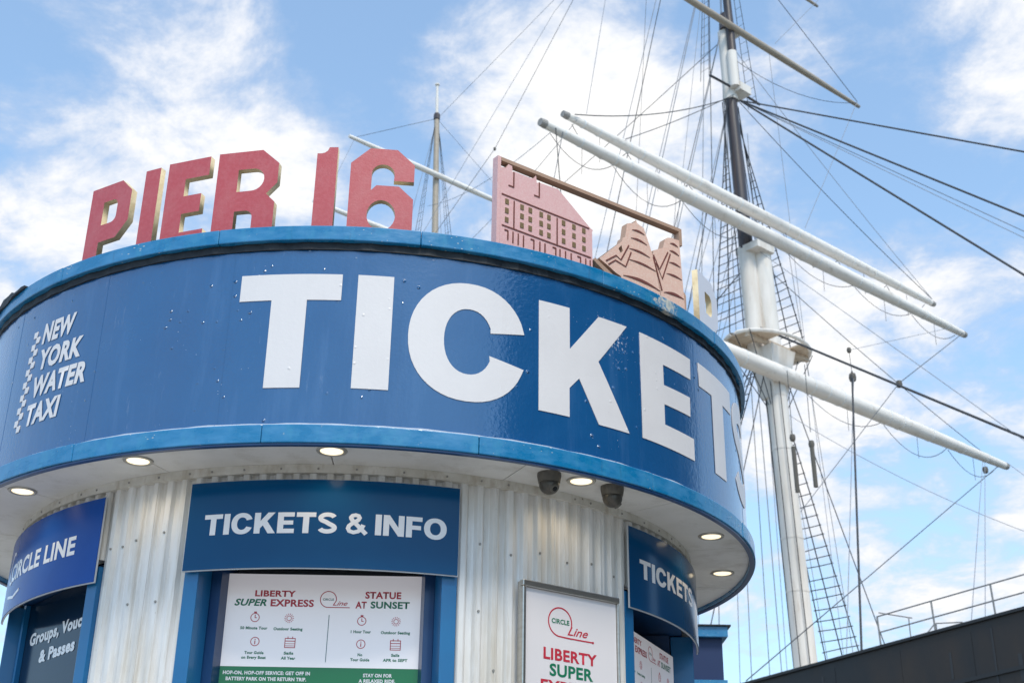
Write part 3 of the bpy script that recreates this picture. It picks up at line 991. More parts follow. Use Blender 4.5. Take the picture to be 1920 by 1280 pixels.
def menu_board(label, mid, ap, group, x0=-0.435, x1=0.425, ztop=3.012, dz=0.0):
    root = empty('menu_board', (KC.x, KC.y, 0), R(mid))
    tag(root, label, 'menu board', group)
    y = -ap
    zb = 2.30
    link('backing', pydata('backing', *g_box(x0 - .004, x1 + .004, y + .002, y + .03, zb, ztop + .003)), 'dark', root)
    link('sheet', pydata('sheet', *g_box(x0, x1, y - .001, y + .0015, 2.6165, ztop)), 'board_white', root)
    link('green_band', pydata('green_band', *g_box(x0, x1, y - .001, y + .0015, zb, 2.616)), 'green_band', root)

    def add(name, loops, m):
        link(name, stand(shape2d(loops, .0003), y - .0016), m, root)

    def word(body, a, b, z, cap, m, bold=0.03, sh=0.0):
        for me in split_words(txt(body, a, b, z + dz, cap, bold, sh), cap * .22):
            link('lettering', stand(me, y - .0018), m, root)
    word('LIBERTY', -0.297, -0.122, 2.914 + 0, 0.027, 'red_ink', 0.035)
    word('SUPER', -0.382, -0.244, 2.873, 0.030, 'green_ink', 0.035, 0.25)
    word('EXPRESS', -0.227, -0.041, 2.872, 0.031, 'red_ink', 0.035)
    word('STATUE', 0.178, 0.333, 2.912, 0.030, 'red_ink', 0.035)
    word('AT', 0.138, 0.186, 2.869, 0.030, 'red_ink', 0.035)
    word('SUNSET', 0.203, 0.371, 2.870, 0.030, 'green_ink', 0.035)
    # logo
    r = 0.0345
    cx, cz = 0.020, 2.906
    arc = ellipse(cx, cz, r, r, 40, -12, 272, True)
    add('logo_ring', [ribbon(arc + [(cx + .03, cz - r * 1.0), (0.114, cz - r * 1.0)], .0036)], 'red_ink')
    word('CIRCLE', -0.004, 0.044, 2.901, 0.0095, 'teal_ink', 0.03)
    word('Line', 0.040, 0.104, 2.880, 0.020, 'red_ink', 0.012, 0.45)
    for xx, z, kd in ((-0.288, 2.823, 'clock'), (-0.142, 2.822, 'sun'), (-0.279, 2.721, 'info'), (-0.130, 2.717, 'calendar'),
                      (0.169, 2.815, 'clock'), (0.316, 2.815, 'sun'), (0.171, 2.717, 'info'), (0.318, 2.714, 'calendar')):
        sh = icon_shapes(xx, z, kd)
        parts = [stand(shape2d(lp, .0003), y - .0016) for lp in sh]
        bm = bmesh.new()
        for me in parts:
            bm.from_mesh(me); bpy.data.meshes.remove(me)
        me = bpy.data.meshes.new('icon'); bm.to_mesh(me); bm.free()
        link('icon', me, 'red_ink', root)
    for body, a, b, z in (('50 Minute Tour', -0.347, -0.231, 2.772), ('Outdoor Seating', -0.205, -0.081, 2.770), ('Tour Guide', -0.319, -0.238, 2.668), ('on Every Boat', -0.331, -0.227, 2.648),
                          ('Sails', -0.153, -0.112, 2.668), ('All Year', -0.163, -0.102, 2.647), ('1 Hour Tour', 0.125, 0.211, 2.763), ('Outdoor Seating', 0.253, 0.378, 2.761),
                          ('No', 0.160, 0.180, 2.666), ('Tour Guide', 0.130, 0.211, 2.645), ('Sails', 0.302, 0.337, 2.666), ('APR to SEPT', 0.268, 0.372, 2.645)):
        word(body, a, b, z, 0.0125, 'green_ink', 0.045)
    word('HOP-ON, HOP-OFF SERVICE: GET OFF IN', -0.401, -0.035, 2.583, 0.0150, 'sign_white', 0.04)
    word('BATTERY PARK ON THE RETURN TRIP.', -0.387, -0.049, 2.558, 0.0150, 'sign_white', 0.04)
    word('STAY ON FOR', 0.188, 0.310, 2.579, 0.0150, 'sign_white', 0.04)
    word('A RELAXED RIDE.', 0.171, 0.325, 2.556, 0.0150, 'sign_white', 0.04)
    add('divider', [ribbon([(0.028, 2.839), (0.026, 2.639)], .0028)], 'teal_ink')
    return root


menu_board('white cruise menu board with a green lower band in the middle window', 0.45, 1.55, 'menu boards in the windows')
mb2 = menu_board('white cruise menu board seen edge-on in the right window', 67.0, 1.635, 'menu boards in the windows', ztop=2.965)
mb2.location.z = -0.03

# ------------------------------------------------------------------ framed poster on the right wall panel
PA = 36.4
po = empty('framed_poster', (KC.x, KC.y, 0), R(PA))
tag(po, 'white cruise poster in a brushed steel frame on the corrugated wall', 'poster')
y = -1.815
px0, px1, pz0, pz1 = -0.268, 0.277, 1.75, 2.989
link('backing', pydata('backing', *g_box(px0 + .005, px1 - .005, y + .003, y + .03, pz0, pz1 - .004)), 'steel', po)
link('sheet', pydata('sheet', *g_box(px0 + .02, px1 - .012, y, y + .0025, pz0 + .02, pz1 - .028)), 'poster_white', po)
for bx in ((px0, px1, y - .016, y + .012, pz1 - .027, pz1), (px0, px1, y - .016, y + .012, pz0, pz0 + .027), (px0, px0 + .018, y - .016, y + .012, pz0 + .028, pz1 - .028), (px1 - .010, px1, y - .012, y + .012, pz0 + .028, pz1 - .028)):
    rnd_edges(link('frame_bar', pydata('frame_bar', *g_box(*bx)), 'steel', po), .004)


def padd(name, loops, m):
    link(name, stand(shape2d(loops, .0003), y - .0008), m, po)


def pword(body, a, b, z, cap, m, bold=0.035, sh=0.0):
    link('lettering', stand(txt(body, a, b, z, cap, bold, sh), y - .001), m, po)


arc = ellipse(-0.055, 2.835, .064, .062, 44, -30, 262, True)
padd('logo_ring', [ribbon(arc + [(-0.03, 2.772), (0.0, 2.771), (0.128, 2.770)], .0058)], 'red_ink')
padd('logo_dot', [ellipse(0.129, 2.770, .0055, .0055, 12)], 'red_ink')
pword('CIRCLE', -0.102, -0.004, 2.827, 0.021, 'green_ink', 0.03)
pword('Line', -0.015, 0.101, 2.785, 0.037, 'red_ink', 0.012, 0.45)
pword('LIBERTY', -0.146, 0.150, 2.669, 0.050, 'red_ink', 0.03)
pword('SUPER', -0.113, 0.127, 2.602, 0.052, 'green_ink', 0.03)
pword('EXPRESS', -0.160, 0.165, 2.533, 0.051, 'red_ink', 0.03)

# ------------------------------------------------------------------ downlights and cameras under the soffit
lens_me = pydata('lens', *g_lathe([(0.001, -0.0035), (0.0475, -0.0035), (0.0475, 0.0), (0.001, 0.0)], 32))
trim_me = pydata('trim_ring', *g_lathe([(0.0480, 0.0), (0.0495, -0.0045), (0.0555, -0.0075), (0.0625, -0.006), (0.066, -0.0008), (0.066, 0.0), (0.0481, 0.0)], 40))
for a, lab in ((-46.3, 'lit round downlight in the soffit at the far left end'), (-23.4, 'lit round downlight between the CIRCLE LINE and TICKETS & INFO signs'),
               (1.77, 'lit round downlight above the middle of the TICKETS & INFO sign'), (34.4, 'lit round downlight between the two dome cameras'),
               (66.3, 'lit round downlight in front of the right TICKETS sign'), (87.7, 'lit round downlight farthest back at the right of the soffit')):
    p = KC + Vector(cyl_pt(a, 1.985, ZS - 0.0005))
    root = empty('downlight', p)
    tag(root, lab, 'downlight', 'downlights in the kiosk soffit')
    link('trim_ring', trim_me, 'lamp_trim', root, True)
    link('lens', lens_me, 'lamp_lens', root)
    ld = bpy.data.lights.new('downlight_glow', 'SPOT')
    ld.energy = 2.2; ld.color = (1.0, 0.78, 0.48); ld.spot_size = R(150); ld.spot_blend = 0.6; ld.shadow_soft_size = 0.04
    lo = bpy.data.objects.new('downlight_glow', ld); COL.objects.link(lo)
    lo.parent = root; lo.location = (0, 0, -0.012)
for a, rr, lab, turn, tilt in ((29.5, 1.985, 'brown dome security camera left of the downlight with its lens facing out', 8, 35), (39.1, 2.005, 'brown dome security camera right of the downlight, turned away', 75, 50)):
    p = KC + Vector(cyl_pt(a, rr, ZS))
    root = empty('security_camera', p, R(a + turn))
    tag(root, lab, 'security camera', 'dome cameras under the soffit')
    link('base', pydata('base', *g_lathe([(0.052, 0.0), (0.053, -0.012), (0.050, -0.03), (0.047, -0.044), (0.030, -0.045), (0.029, -0.002)], 32)), 'cctv', root, True)
    ball = []
    prof = [(0.044 * math.sin(R(t)) + .0005, -0.052 - 0.044 * math.cos(R(180 - t)) * 1.0) for t in range(20, 181, 10)]
    link('ball', pydata('ball', *g_lathe(prof, 28)), 'cctv_ball', root, True)
    d = Vector((0, -math.cos(R(tilt)), -math.sin(R(tilt))))
    c0 = Vector((0, 0, -0.052))
    link('lens_ring', pydata('lens_ring', *g_tube([c0 + d * 0.036, c0 + d * 0.047], [0.021, 0.018], 20)), 'cctv', root, False)
    link('lens', pydata('lens', *g_tube([c0 + d * 0.040, c0 + d * 0.0485], [0.012, 0.011], 16)), 'lens', root, False)

# ------------------------------------------------------------------ PIER 16: stand-up letters on the roof
def quarter(cx, cy, r, a0, a1, n=6):
    return [(cx + r * math.cos(R(a0 + (a1 - a0) * i / n)), cy + r * math.sin(R(a0 + (a1 - a0) * i / n))) for i in range(n + 1)]


H = 0.485
PL = {
    'P': (0.278, [[(0, 0), (0, H), (.205, H), (.278, .412), (.278, .248), (.205, .172), (.094, .172), (.094, 0)],
                  [(.094, .266), (.094, .392), (.152, .392)] + quarter(.156, .358, .034, 80, 0) + quarter(.156, .300, .034, 0, -80) + [(.152, .266)]]),
    'I': (0.088, [[(0, 0), (0, H), (.088, H), (.088, 0)]]),
    'E': (0.225, [[(0, 0), (0, H), (.225, H), (.225, .385), (.100, .385), (.100, .292), (.195, .292), (.195, .198), (.100, .198), (.100, .100), (.225, .100), (.225, 0)]]),
    'R': (0.300, [[(0, 0), (0, H), (.215, H), (.300, .405), (.300, .300), (.250, .247), (.295, .200), (.295, 0), (.192, 0), (.192, .125)] + quarter(.155, .130, .037, 0, 90) + [(.104, .167), (.104, 0)],
                  [(.104, .270), (.104, .388), (.165, .388)] + quarter(.175, .329, .059, 80, -80, 10) + [(.165, .270)]]),
    '1': (0.095, [[(0, 0), (0, .452), (.012, .452)] + [(.02, .452), (.034, .456), (.047, .466), (.055, H), (.095, H), (.095, 0)]]),
    '6': (0.292, [[(.062, 0), (0, .065), (0, .400), (.085, H), (.210, H), (.292, .408), (.292, .318), (.200, .318)] + quarter(.150, .350, .052, 0, 180, 10) +
                  [(.098, .262), (.122, .290), (.225, .290), (.292, .226), (.292, .065), (.232, 0)],
                  ellipse(.150, .135, .064, .078, 24)]),
}


def roof_letter(ch, az, rr, lab, turn=0.0, m=('red', 'ply'), group='PIER 16 letters on the roof', z=4.412, th=0.0165, k=1.0):
    w, loops = PL[ch]
    me = stand(shape2d([[(x - w / 2, yy * k) for x, yy in lp] for lp in loops], th))
    p = KC + Vector(cyl_pt(az, rr, z))
    o = link('roof_letter', me, list(m), loc=p, rz=R(az + turn))
    for q in me.polygons:
        q.material_index = 0 if abs(q.normal.y) > 0.7 else 1
    tag(o, lab, 'letter', group)
    return o


roof_letter('P', -34.5, 2.0, 'red letter P with yellow edges, leftmost of the PIER 16 letters', 3)
roof_letter('I', -26.9, 2.0, 'red letter I with a yellow edge between the P and the E', 2)
roof_letter('E', -20.9, 2.0, 'red letter E with yellow edges between the I and the R', 1)
roof_letter('R', -12.1, 2.0, 'red letter R with yellow edges right of the E')
roof_letter('1', -1.55, 2.0, 'red numeral 1 standing left of the 6')
roof_letter('6', 5.75, 2.0, 'red numeral 6 with a round hole, right of the 1')
roof_letter('P', 68.4, 2.0, 'white letter P with an ochre edge at the far right of the roof', -8, ('white_letter', 'ply'), 'letters on the far side of the roof')
o = roof_letter('I', 62.0, 1.93, 'pale orange letter edge half hidden behind the white P', 6, ('orange', 'orange'), 'letters on the far side of the roof', k=0.66)

# ------------------------------------------------------------------ cut-out panel: warehouse and sailing ship
e0 = Vector((-.0826, 5.238, 4.412)); e1 = Vector((.855, 5.909, 4.412))
tdir = (e1 - e0).normalized()
paz = math.atan2(tdir.y, tdir.x)
panel = empty('cutout_panel', e0, paz)
tag(panel, 'faded pink cut-out panel of a gabled warehouse and a sailing ship in a thin frame', 'sign panel')
HB = 0.018   # base lift
TH = 0.02


def pflat(name, loops, half, m, dy=0.0, two=None, par=None):
    me = stand(shape2d([[(x, yy + HB) for x, yy in lp] for lp in loops], half), dy)
    o = link(name, me, [m] if two is None else [m, two], par or panel)
    if two:
        for q in me.polygons:
            q.material_index = 0 if abs(q.normal.y) > 0.7 else 1
    return o


W = 1.153
link('frame_post', pydata('frame_post', *g_box(-0.010, 0.009, -TH, TH, 0, .500 + HB)), ['pink'], panel)
for q, n in zip(panel.children[-1].data.polygons, range(6)):
    pass
o = link('frame_bar', pydata('frame_bar', *g_box(0.0095, W - 0.020, -TH, TH, .480 + HB, .499 + HB)), ['pink_edge'], panel)
o = link('frame_post', pydata('frame_post', *g_box(W - 0.0195, W, -TH, TH, .40 + HB, .499 + HB)), ['pink_edge'], panel)
house = pflat('warehouse', [[(.0095, -HB), (.0095, .443), (.037, .449), (.052, .474), (.073, .471), (.076, .440), (.083, .440), (.083, .446), (.185, .446), (.200, .452), (.214, .473), (.219, .433), (.233, .440), (.348, .445), (.547, .297), (.562, .291), (.556, .283), (.556, -HB)]],
              TH, 'pink', 0.0, 'pink_edge')
gd = -TH - 0.0016


def groove(pts, w=.0065, m='groove', par=None):
    pflat('groove', [ribbon(pts, w)], .0012, m, gd, None, par)


groove([(.015, .300), (.537, .292)])
groove([(.019, .136), (.545, .135)])
groove([(.087, .286), (.087, .139)]); groove([(.340, .283), (.340, .139)])
for xx in (.083, .233):
    groove([(xx, .440), (xx, .362)]); groove([(xx + .003, .359), (xx - .030, .359)])
for xx in (.046, .133, .181, .245, .291, .379, .442, .503):
    for j in range(3):
        z = .268 - .0485 * j
        pflat('window_cut', [[(xx - .010, z - .0135), (xx + .010, z - .0135), (xx + .010, z + .0135), (xx - .010, z + .0135)]], .0012, 'window_cut', gd)
for g0 in (.035, .184, .313, .462):
    groove([(g0, .116), (g0 + .021, .116)]); groove([(g0 + .019, .116), (g0 + .019, .068)])
for xx in (.083, .113, .143, .238, .268, .357, .390, .424, .513, .540):
    groove([(xx, .120), (xx, .062)])
# ship
foremast = pflat('sails', [[(.700, .105), (.660, .125), (.606, .147), (.600, .152), (.745, .292), (.752, .315), (.767, .323), (.782, .406), (.835, .428), (.843, .446), (.851, .430), (.893, .417), (.946, .285), (.990, .089), (.990, -HB), (.735, -HB), (.735, .095)],
                           [(.722, .245), (.742, .270), (.750, .240), (.736, .222)]],
                 TH, 'copper', 0.0, 'pink_edge')
aft = pflat('sails', [[(.948, .285), (.953, .310), (1.017, .344), (1.035, .402), (1.053, .416), (1.080, .424), (1.133, .426), (1.152, .063), (1.152, -HB), (.9925, -HB), (.9925, .089)]],
            TH, 'copper', 0.0, 'pink_edge')
pflat('bowsprit', [[(.566, .128), (.574, .146), (.690, .086), (.690, .052)]], TH, 'pink_edge', 0.0)


def sailcut(a, b, sag, par, w=.011):
    pts = []
    for i in range(9):
        t = i / 8
        pts.append((a[0] + (b[0] - a[0]) * t, a[1] + (b[1] - a[1]) * t + sag * math.sin(math.pi * t)))
    top = pts
    bot = [(x, z - w * math.sin(math.pi * max(.04, min(.96, i / 8)))) for i, (x, z) in enumerate(pts)]
    pflat('groove', [top + bot[::-1]], .0012, 'groove', gd, None, par)


for a, b in (((.813, .380), (.896, .378)), ((.804, .332), (.910, .325)), ((.792, .268), (.926, .259)), ((.790, .206), (.963, .194))):
    sailcut(a, b, .012, foremast)
sailcut((.748, .106), (.986, .092), .02, foremast, .016)
for a, b in (((1.068, .389), (1.122, .383)), ((1.062, .345), (1.127, .334)), ((1.056, .276), (1.133, .270)), ((1.036, .206), (1.138, .200))):
    sailcut(a, b, .010, aft)
sailcut((1.012, .094), (1.146, .094), .016, aft, .016)
for pts in ([(.789, .283), (.735, .185), (.705, .200), (.640, .150)], [(.803, .250), (.765, .157), (.700, .172), (.655, .135)]):
    groove(pts, .0075, par=foremast)
for pts in ([(.950, .283), (.990, .215), (1.050, .330)], [(.966, .245), (1.005, .165), (1.066, .325)], [(.949, .270), (1.000, .098)]):
    groove(pts, .0075, par=aft)

# ------------------------------------------------------------------ blue booth behind the kiosk
bt = empty('pier_booth', (1.0, 10.6, 0))
tag(bt, 'small navy booth with a lighter blue cornice behind the kiosk', 'booth')
link('wall', pydata('wall', *g_box(-1.0, 0.735, 0, 1.8, 0, 3.81)), 'booth', bt)
o = link('cornice', pydata('cornice', *g_box(-1.06, 0.775, -0.06, 1.86, 3.812, 3.892)), 'rim', bt)
link('roof_edge', pydata('roof_edge', *g_box(-1.08, 0.80, -0.08, 1.88, 3.893, 3.905)), 'flashing', bt)
link('ledge', pydata('ledge', *g_box(-1.03, 0.755, -0.05, -0.001, 3.40, 3.47)), 'rim', bt)

# ------------------------------------------------------------------ sailing ship
SH = (8.98, 40.0, 0.0)
ship = empty('sailing_ship', SH, R(-50.0))
tag(ship, 'large square-rigged sailing ship with a black hull and white masts and yards behind the kiosk', 'ship')
# local axes: x to the bow, y to the far side, z up


def sheer(s):
    return 7.49 + 0.084 * s + 0.0016 * max(0, s - 11) ** 2 + (0.0006 * (s + 10) ** 2 if s < -10 else 0)


def beam(s):
    t = (s + 42) / 70.0
    return 5.3 * (max(0.0, 1 - abs((s + 6) / 37.0) ** 4.5)) ** 0.6


v, f = [], []
stn = [-40 + 66 * i / 60 for i in range(61)]
lv = [(-3.4, 0.55), (-1.0, 0.86), (1.5, 0.97), (4.5, 1.0), (6.6, 1.0), (99, 1.0)]
for s in stn:
    b = max(0.04, beam(s))
    for side in (-1, 1):
        for z, k in lv:
            v.append((s, side * b * k, min(z, sheer(s))))
nl = len(lv)
for i in range(60):
    for side in (0, 1):
        for j in range(nl - 1):
            a = (i * 2 + side) * nl + j
            b = a + 2 * nl
            f.append((a, b, b + 1, a + 1) if side == 0 else (a, a + 1, b + 1, b))
    a = i * 2 * nl + nl - 1
    b = (i + 1) * 2 * nl + nl - 1
    f.append((a, b, b + nl, a + nl))
hull = link('hull', pydata('hull', v, f), 'hull', ship)
dv, df = [], []
for s in stn:
    b = max(.04, beam(s)) - .12
    dv += [(s, -max(.02, b), sheer(s) + .004), (s, max(.02, b), sheer(s) + .004)]
for i in range(60):
    df.append((2 * i, 2 * i + 2, 2 * i + 3, 2 * i + 1))
link('weather_deck', pydata('weather_deck', dv, df), 'platform', ship)
# rubbing strake, cap rail and plate laps down the near side
for nm, dz, hh, dd, m in (('cap_rail', 0.0, .07, .07, 'hull_trim'), ('strake', -1.25, .09, .05, 'hull_trim'), ('strake', -2.5, .06, .04, 'hull_trim')):
    parts = []
    for i in range(60):
        s0, s1 = stn[i], stn[i + 1]
        for side in (-1,):
            b0, b1 = max(.04, beam(s0)), max(.04, beam(s1))
            q = []
            for s, b in ((s0, b0), (s1, b1)):
                for yy in (-.08 if nm == 'cap_rail' else -.01, dd):
                    for z in (0, hh):
                        q.append((s, side * (b + yy), sheer(s) + dz + z + (.002 if nm == 'cap_rail' else 0)))
            parts.append((q, [(0, 1, 3, 2), (4, 6, 7, 5), (0, 4, 5, 1), (2, 3, 7, 6), (0, 2, 6, 4), (1, 5, 7, 3)]))
    link(nm, pydata(nm, *merge(parts)), m, ship)
for s, z0, ln, w in ((4.6, -.3, 1.2, .05), (8.2, -.5, .6, .06), (9.3, -.2, 1.5, .045), (9.9, -.9, .6, .10)):
    b = beam(s)
    link('weep_streak', pydata('weep_streak', *g_box(s - w / 2, s + w / 2, -b - .013, -b - .009, sheer(s) + z0 - ln, sheer(s) + z0)), 'streak', hull)
for s, z in ((5.0, -.75), (5.05, -1.05), (5.1, -1.35), (4.75, -1.3)):
    link('bolt_head', pydata('bolt_head', *g_tube([(s, -beam(s) - .02, sheer(s) + z), (s, -beam(s) + .02, sheer(s) + z)], .045, 10)), 'band', hull)


for row in range(3):
    for i in range(9):
        s0_ = 1.2 + 1.9 * i + (0.9 if row % 2 else 0); s1_ = s0_ + 1.885
        zt_ = -.16 - row * 1.22
        q = []
        for s_ in (s0_, s1_):
            for yy in (-.005, .004 + .003 * ((i + row) % 2)):
                for zz in (zt_ - 1.05, zt_):
                    q.append((s_, -(beam(s_) + yy), sheer(s_) + zz))
        link('hull_plate', pydata('hull_plate', q, [(0, 1, 3, 2), (4, 6, 7, 5), (0, 4, 5, 1), (2, 3, 7, 6), (0, 2, 6, 4), (1, 5, 7, 3)]), 'hull', hull)


def rope(pts, r=0.018, sag=0.0, m='rope', name='stay', par=None, n=5, seg=None):
    if len(pts) == 2 and sag:
        a, b = Vector(pts[0]), Vector(pts[1])
        k = seg or 10
        pts = [a + (b - a) * (i / k) + Vector((0, 0, -sag * 4 * (i / k) * (1 - i / k))) for i in range(k + 1)]
    return link(name, pydata(name, *g_tube(pts, r * (0.8 if r < .03 and m != 'rail' else 1.0), n)), m, par or ship)


# rail on the near side
rs = [6.35, 7.87, 9.43, 11.0, 12.6]
for s in rs:
    rope([(s, -beam(s) + .04, sheer(s)), (s - .03, -beam(s) + .04, sheer(s) + .80)], .022, name='rail_post', m='rail', n=6)
for dz in (.79, .40):
    rope([(s, -beam(s) + .04, sheer(s) + dz + (.0 if s > 6.4 else .0)) for s in rs], .018, name='rail_bar', m='rail', n=6)
for p, q in (((6.98, -4.9, 7.9), (6.98, -4.9, 8.74)), ((6.35, -5.2, 8.91), (7.05, -4.85, 8.72)), ((7.58, -4.7, 7.9), (7.58, -4.7, 8.53)), ((7.2, -4.9, 8.1), (7.55, -4.7, 8.53)), ((7.58, -4.7, 8.53), (8.4, -4.9, 8.4))):
    rope([p, q], .016, name='rail_brace', m='rail', n=6)


def ms(z):
    return -0.036 * (z - 10.0)


# lower mast with seams, mast head and cap
def spar(name, z0, z1, r0, r1, m, ds=0.0, dy=0.0, n=20, steps=8):
    pts = [(ms(z0 + (z1 - z0) * i / steps) + ds, dy, z0 + (z1 - z0) * i / steps) for i in range(steps + 1)]
    rad = [r0 + (r1 - r0) * i / steps for i in range(steps + 1)]
    return link(name, pydata(name, *g_tube(pts, rad, n)), m, ship, True)


lower = spar('lower_mast', 0.5, 23.35, 0.39, 0.32, 'mast_white', 0.05)
for z in (11.4, 13.1, 16.1, 18.0):
    rr = .39 - .003 * (z - .5)
    link('mast_band', pydata('mast_band', *g_tube([(ms(z) + .05, 0, z - .035), (ms(z) + .05, 0, z + .035)], rr + .012, 20)), 'mast_white', lower)
for ds, dy, m, rad in ((-.24, -.27, 'rope', .025), (.12, -.42, 'rope', .018), (.36, -.26, 'rope', .02)):
    rope([(ms(8) + ds + .05, dy, 8), (ms(19) + ds + .05, dy, 19)], rad, m=m, name='halyard', par=lower)
topm = spar('topmast', 19.3, 33.0, 0.28, 0.20, 'mast_dark', -0.22, -0.48)
spar('topmast_heel', 19.1, 23.5, 0.30, 0.295, 'mast_white', -0.22, -0.48)
spar('topmast_head', 29.9, 33.1, 0.27, 0.25, 'mast_white', -0.22, -0.48)
spar('topgallant_mast', 30.6, 46.0, 0.17, 0.11, 'mast_dark', 0.12, -0.55)
spar('topgallant_heel', 30.3, 31.9, 0.19, 0.19, 'mast_white', 0.12, -0.6)
for z, w, t in ((23.35, .62, .26), (30.15, .42, .34), (33.0, .40, .16)):
    link('mast_cap', pydata('mast_cap', *g_box(ms(z) - .75 * w - .05, ms(z) + .75 * w + .02, -.85 * w - .2, .6 * w - .2, z, z + t)), 'mast_white', ship)
    rnd_edges(ship.children[-1], .06)
link('mast_collar', pydata('mast_collar', *g_tube([(ms(33.4) - .05, -.5, 33.1), (ms(33.6) - .05, -.5, 33.8)], [.3, .26], 14)), 'mast_dark', ship, True)
# top platform: planks on trestles
pz = 19.85
plat = link('top_platform', pydata('top_platform', *g_tube([(ms(pz) + 1.15 * math.cos(R(t)) - .1, 1.75 * math.sin(R(t)), pz) for t in range(0, 361, 12)], .07, 8, False)), 'mast_white', ship, True)
for i in range(15):
    yy = -1.54 + 0.22 * i
    if abs(yy) < 0.6:
        continue
    hw = 1.12 * math.sqrt(max(0.02, 1 - (yy / 1.75) ** 2))
    link('plank', pydata('plank', *g_box(ms(pz) - .1 - hw, ms(pz) - .1 + hw, yy - .095, yy + .095, pz - .03, pz + .02)), 'platform', plat)
for dx in (-.42, .42):
    link('trestle', pydata('trestle', *g_box(ms(pz) - .1 + dx - .07, ms(pz) - .1 + dx + .07, -1.6, 1.6, pz - .2, pz - .035)), 'platform', plat)
v = [(ms(pz) - .25, -.35, 17.9), (ms(pz) + .25, -.35, 17.9), (ms(pz) + .55, -.62, pz - .21), (ms(pz) - .55, -.62, pz - .21), (ms(pz) - .25, .35, 17.9), (ms(pz) + .25, .35, 17.9), (ms(pz) + .55, .62, pz - .21), (ms(pz) - .55, .62, pz - .21)]
link('mast_hounds', pydata('mast_hounds', v, [(0, 1, 2, 3), (5, 4, 7, 6), (0, 3, 7, 4), (1, 5, 6, 2), (3, 2, 6, 7), (0, 4, 5, 1)]), 'mast_white', plat)


# yards
def yard(z, half, r0, r1, m, ds=0.55, dy=0.0, half_near=None, bands=True, endm='spar_end', name='yard', foot=True, s0=None):
    s = (ms(z) if s0 is None else s0) + ds
    hn = half if half_near is None else half_near
    pts, rad = [], []
    for i in range(25):
        t = -1 + 2 * i / 24
        L = hn if t < 0 else half
        yy = dy + t * L
        k = 1 - max(0.0, abs(t) - 0.22) / 0.78
        pts.append((s, yy, z)); rad.append(r1 + (r0 - r1) * math.sin(k * math.pi / 2))
    o = link(name, pydata(name, *g_tube(pts, rad, 16)), m, ship, True)

    def ry(t):
        k = 1 - max(0.0, abs(t) - 0.22) / 0.78
        return r1 + (r0 - r1) * math.sin(k * math.pi / 2)
    if bands:
        for t in (-.93, -.86, -.72, -.66, -.44, -.38, -.16, .10, .16, .22, .42, .48, .62, .78, .9):
            L = hn if t < 0 else half
            yy = dy + t * L
            link('yard_band', pydata('yard_band', *g_tube([(s, yy - .03, z), (s, yy + .03, z)], ry(t) + .014, 16)), 'band', o)
    if endm:
        for sg, L in ((-1, hn), (1, half)):
            link('yard_arm_tip', pydata('yard_arm_tip', *g_tube([(s, dy + sg * (L - .02), z), (s, dy + sg * (L + .20), z)], [r1 + .008, r1 * .92], 14)), endm, o)
    if foot:
        for sg, L in ((-1, hn), (1, half)):
            for a, b in ((.97, .72), (.72, .42), (.42, .1)):
                rope([(s - .12, dy + sg * L * a, z - r1), (s - .12, dy + sg * L * b, z - ry(b))], .016, random.uniform(.45, .75), name='footrope', par=o, n=4)
                mid = (a + b) / 2
                rope([(s - .1, dy + sg * L * mid, z - ry(mid) * .8), (s - .12, dy + sg * L * mid, z - .9 - r1)], .012, name='stirrup', par=o, n=4)
    return o


yard(18.65, 13.5, .29, .145, 'yard_white', .45)
yard(23.98, 12.1, .245, .135, 'yard_white', .45, half_near=10.5)
yard(24.72, 10.1, .215, .115, 'yard_white', .45, half_near=9.55)
yard(33.0, 7.1, .135, .075, 'spar_tan', .30, bands=False, foot=False)
yard(37.2, 5.1, .11, .06, 'spar_tan', .30, bands=False, foot=False)

# shrouds with ratlines
def ladder(tops, bots, t0, t1, n, r=.026, rr=.021, dark=True):
    ropes = []
    for a, b in zip(tops, bots):
        ropes.append((Vector(a), Vector(b)))
    first = None
    for a, b in ropes:
        o = rope([a, b], r, name='shroud')
        first = first or o
    for i in range(n):
        t = t0 + (t1 - t0) * (i / (n - 1)) + random.uniform(-.004, .004)
        p = [a + (b - a) * t for a, b in ropes]
        e0_, e1_ = p[0] + (p[0] - p[-1]) * .06, p[-1] + (p[-1] - p[0]) * .06
        e1_.z += random.uniform(-.04, .04)
        rope([e0_] + p[1:-1] + [e1_], rr, name='ratline', m='ratline', par=first, n=4)


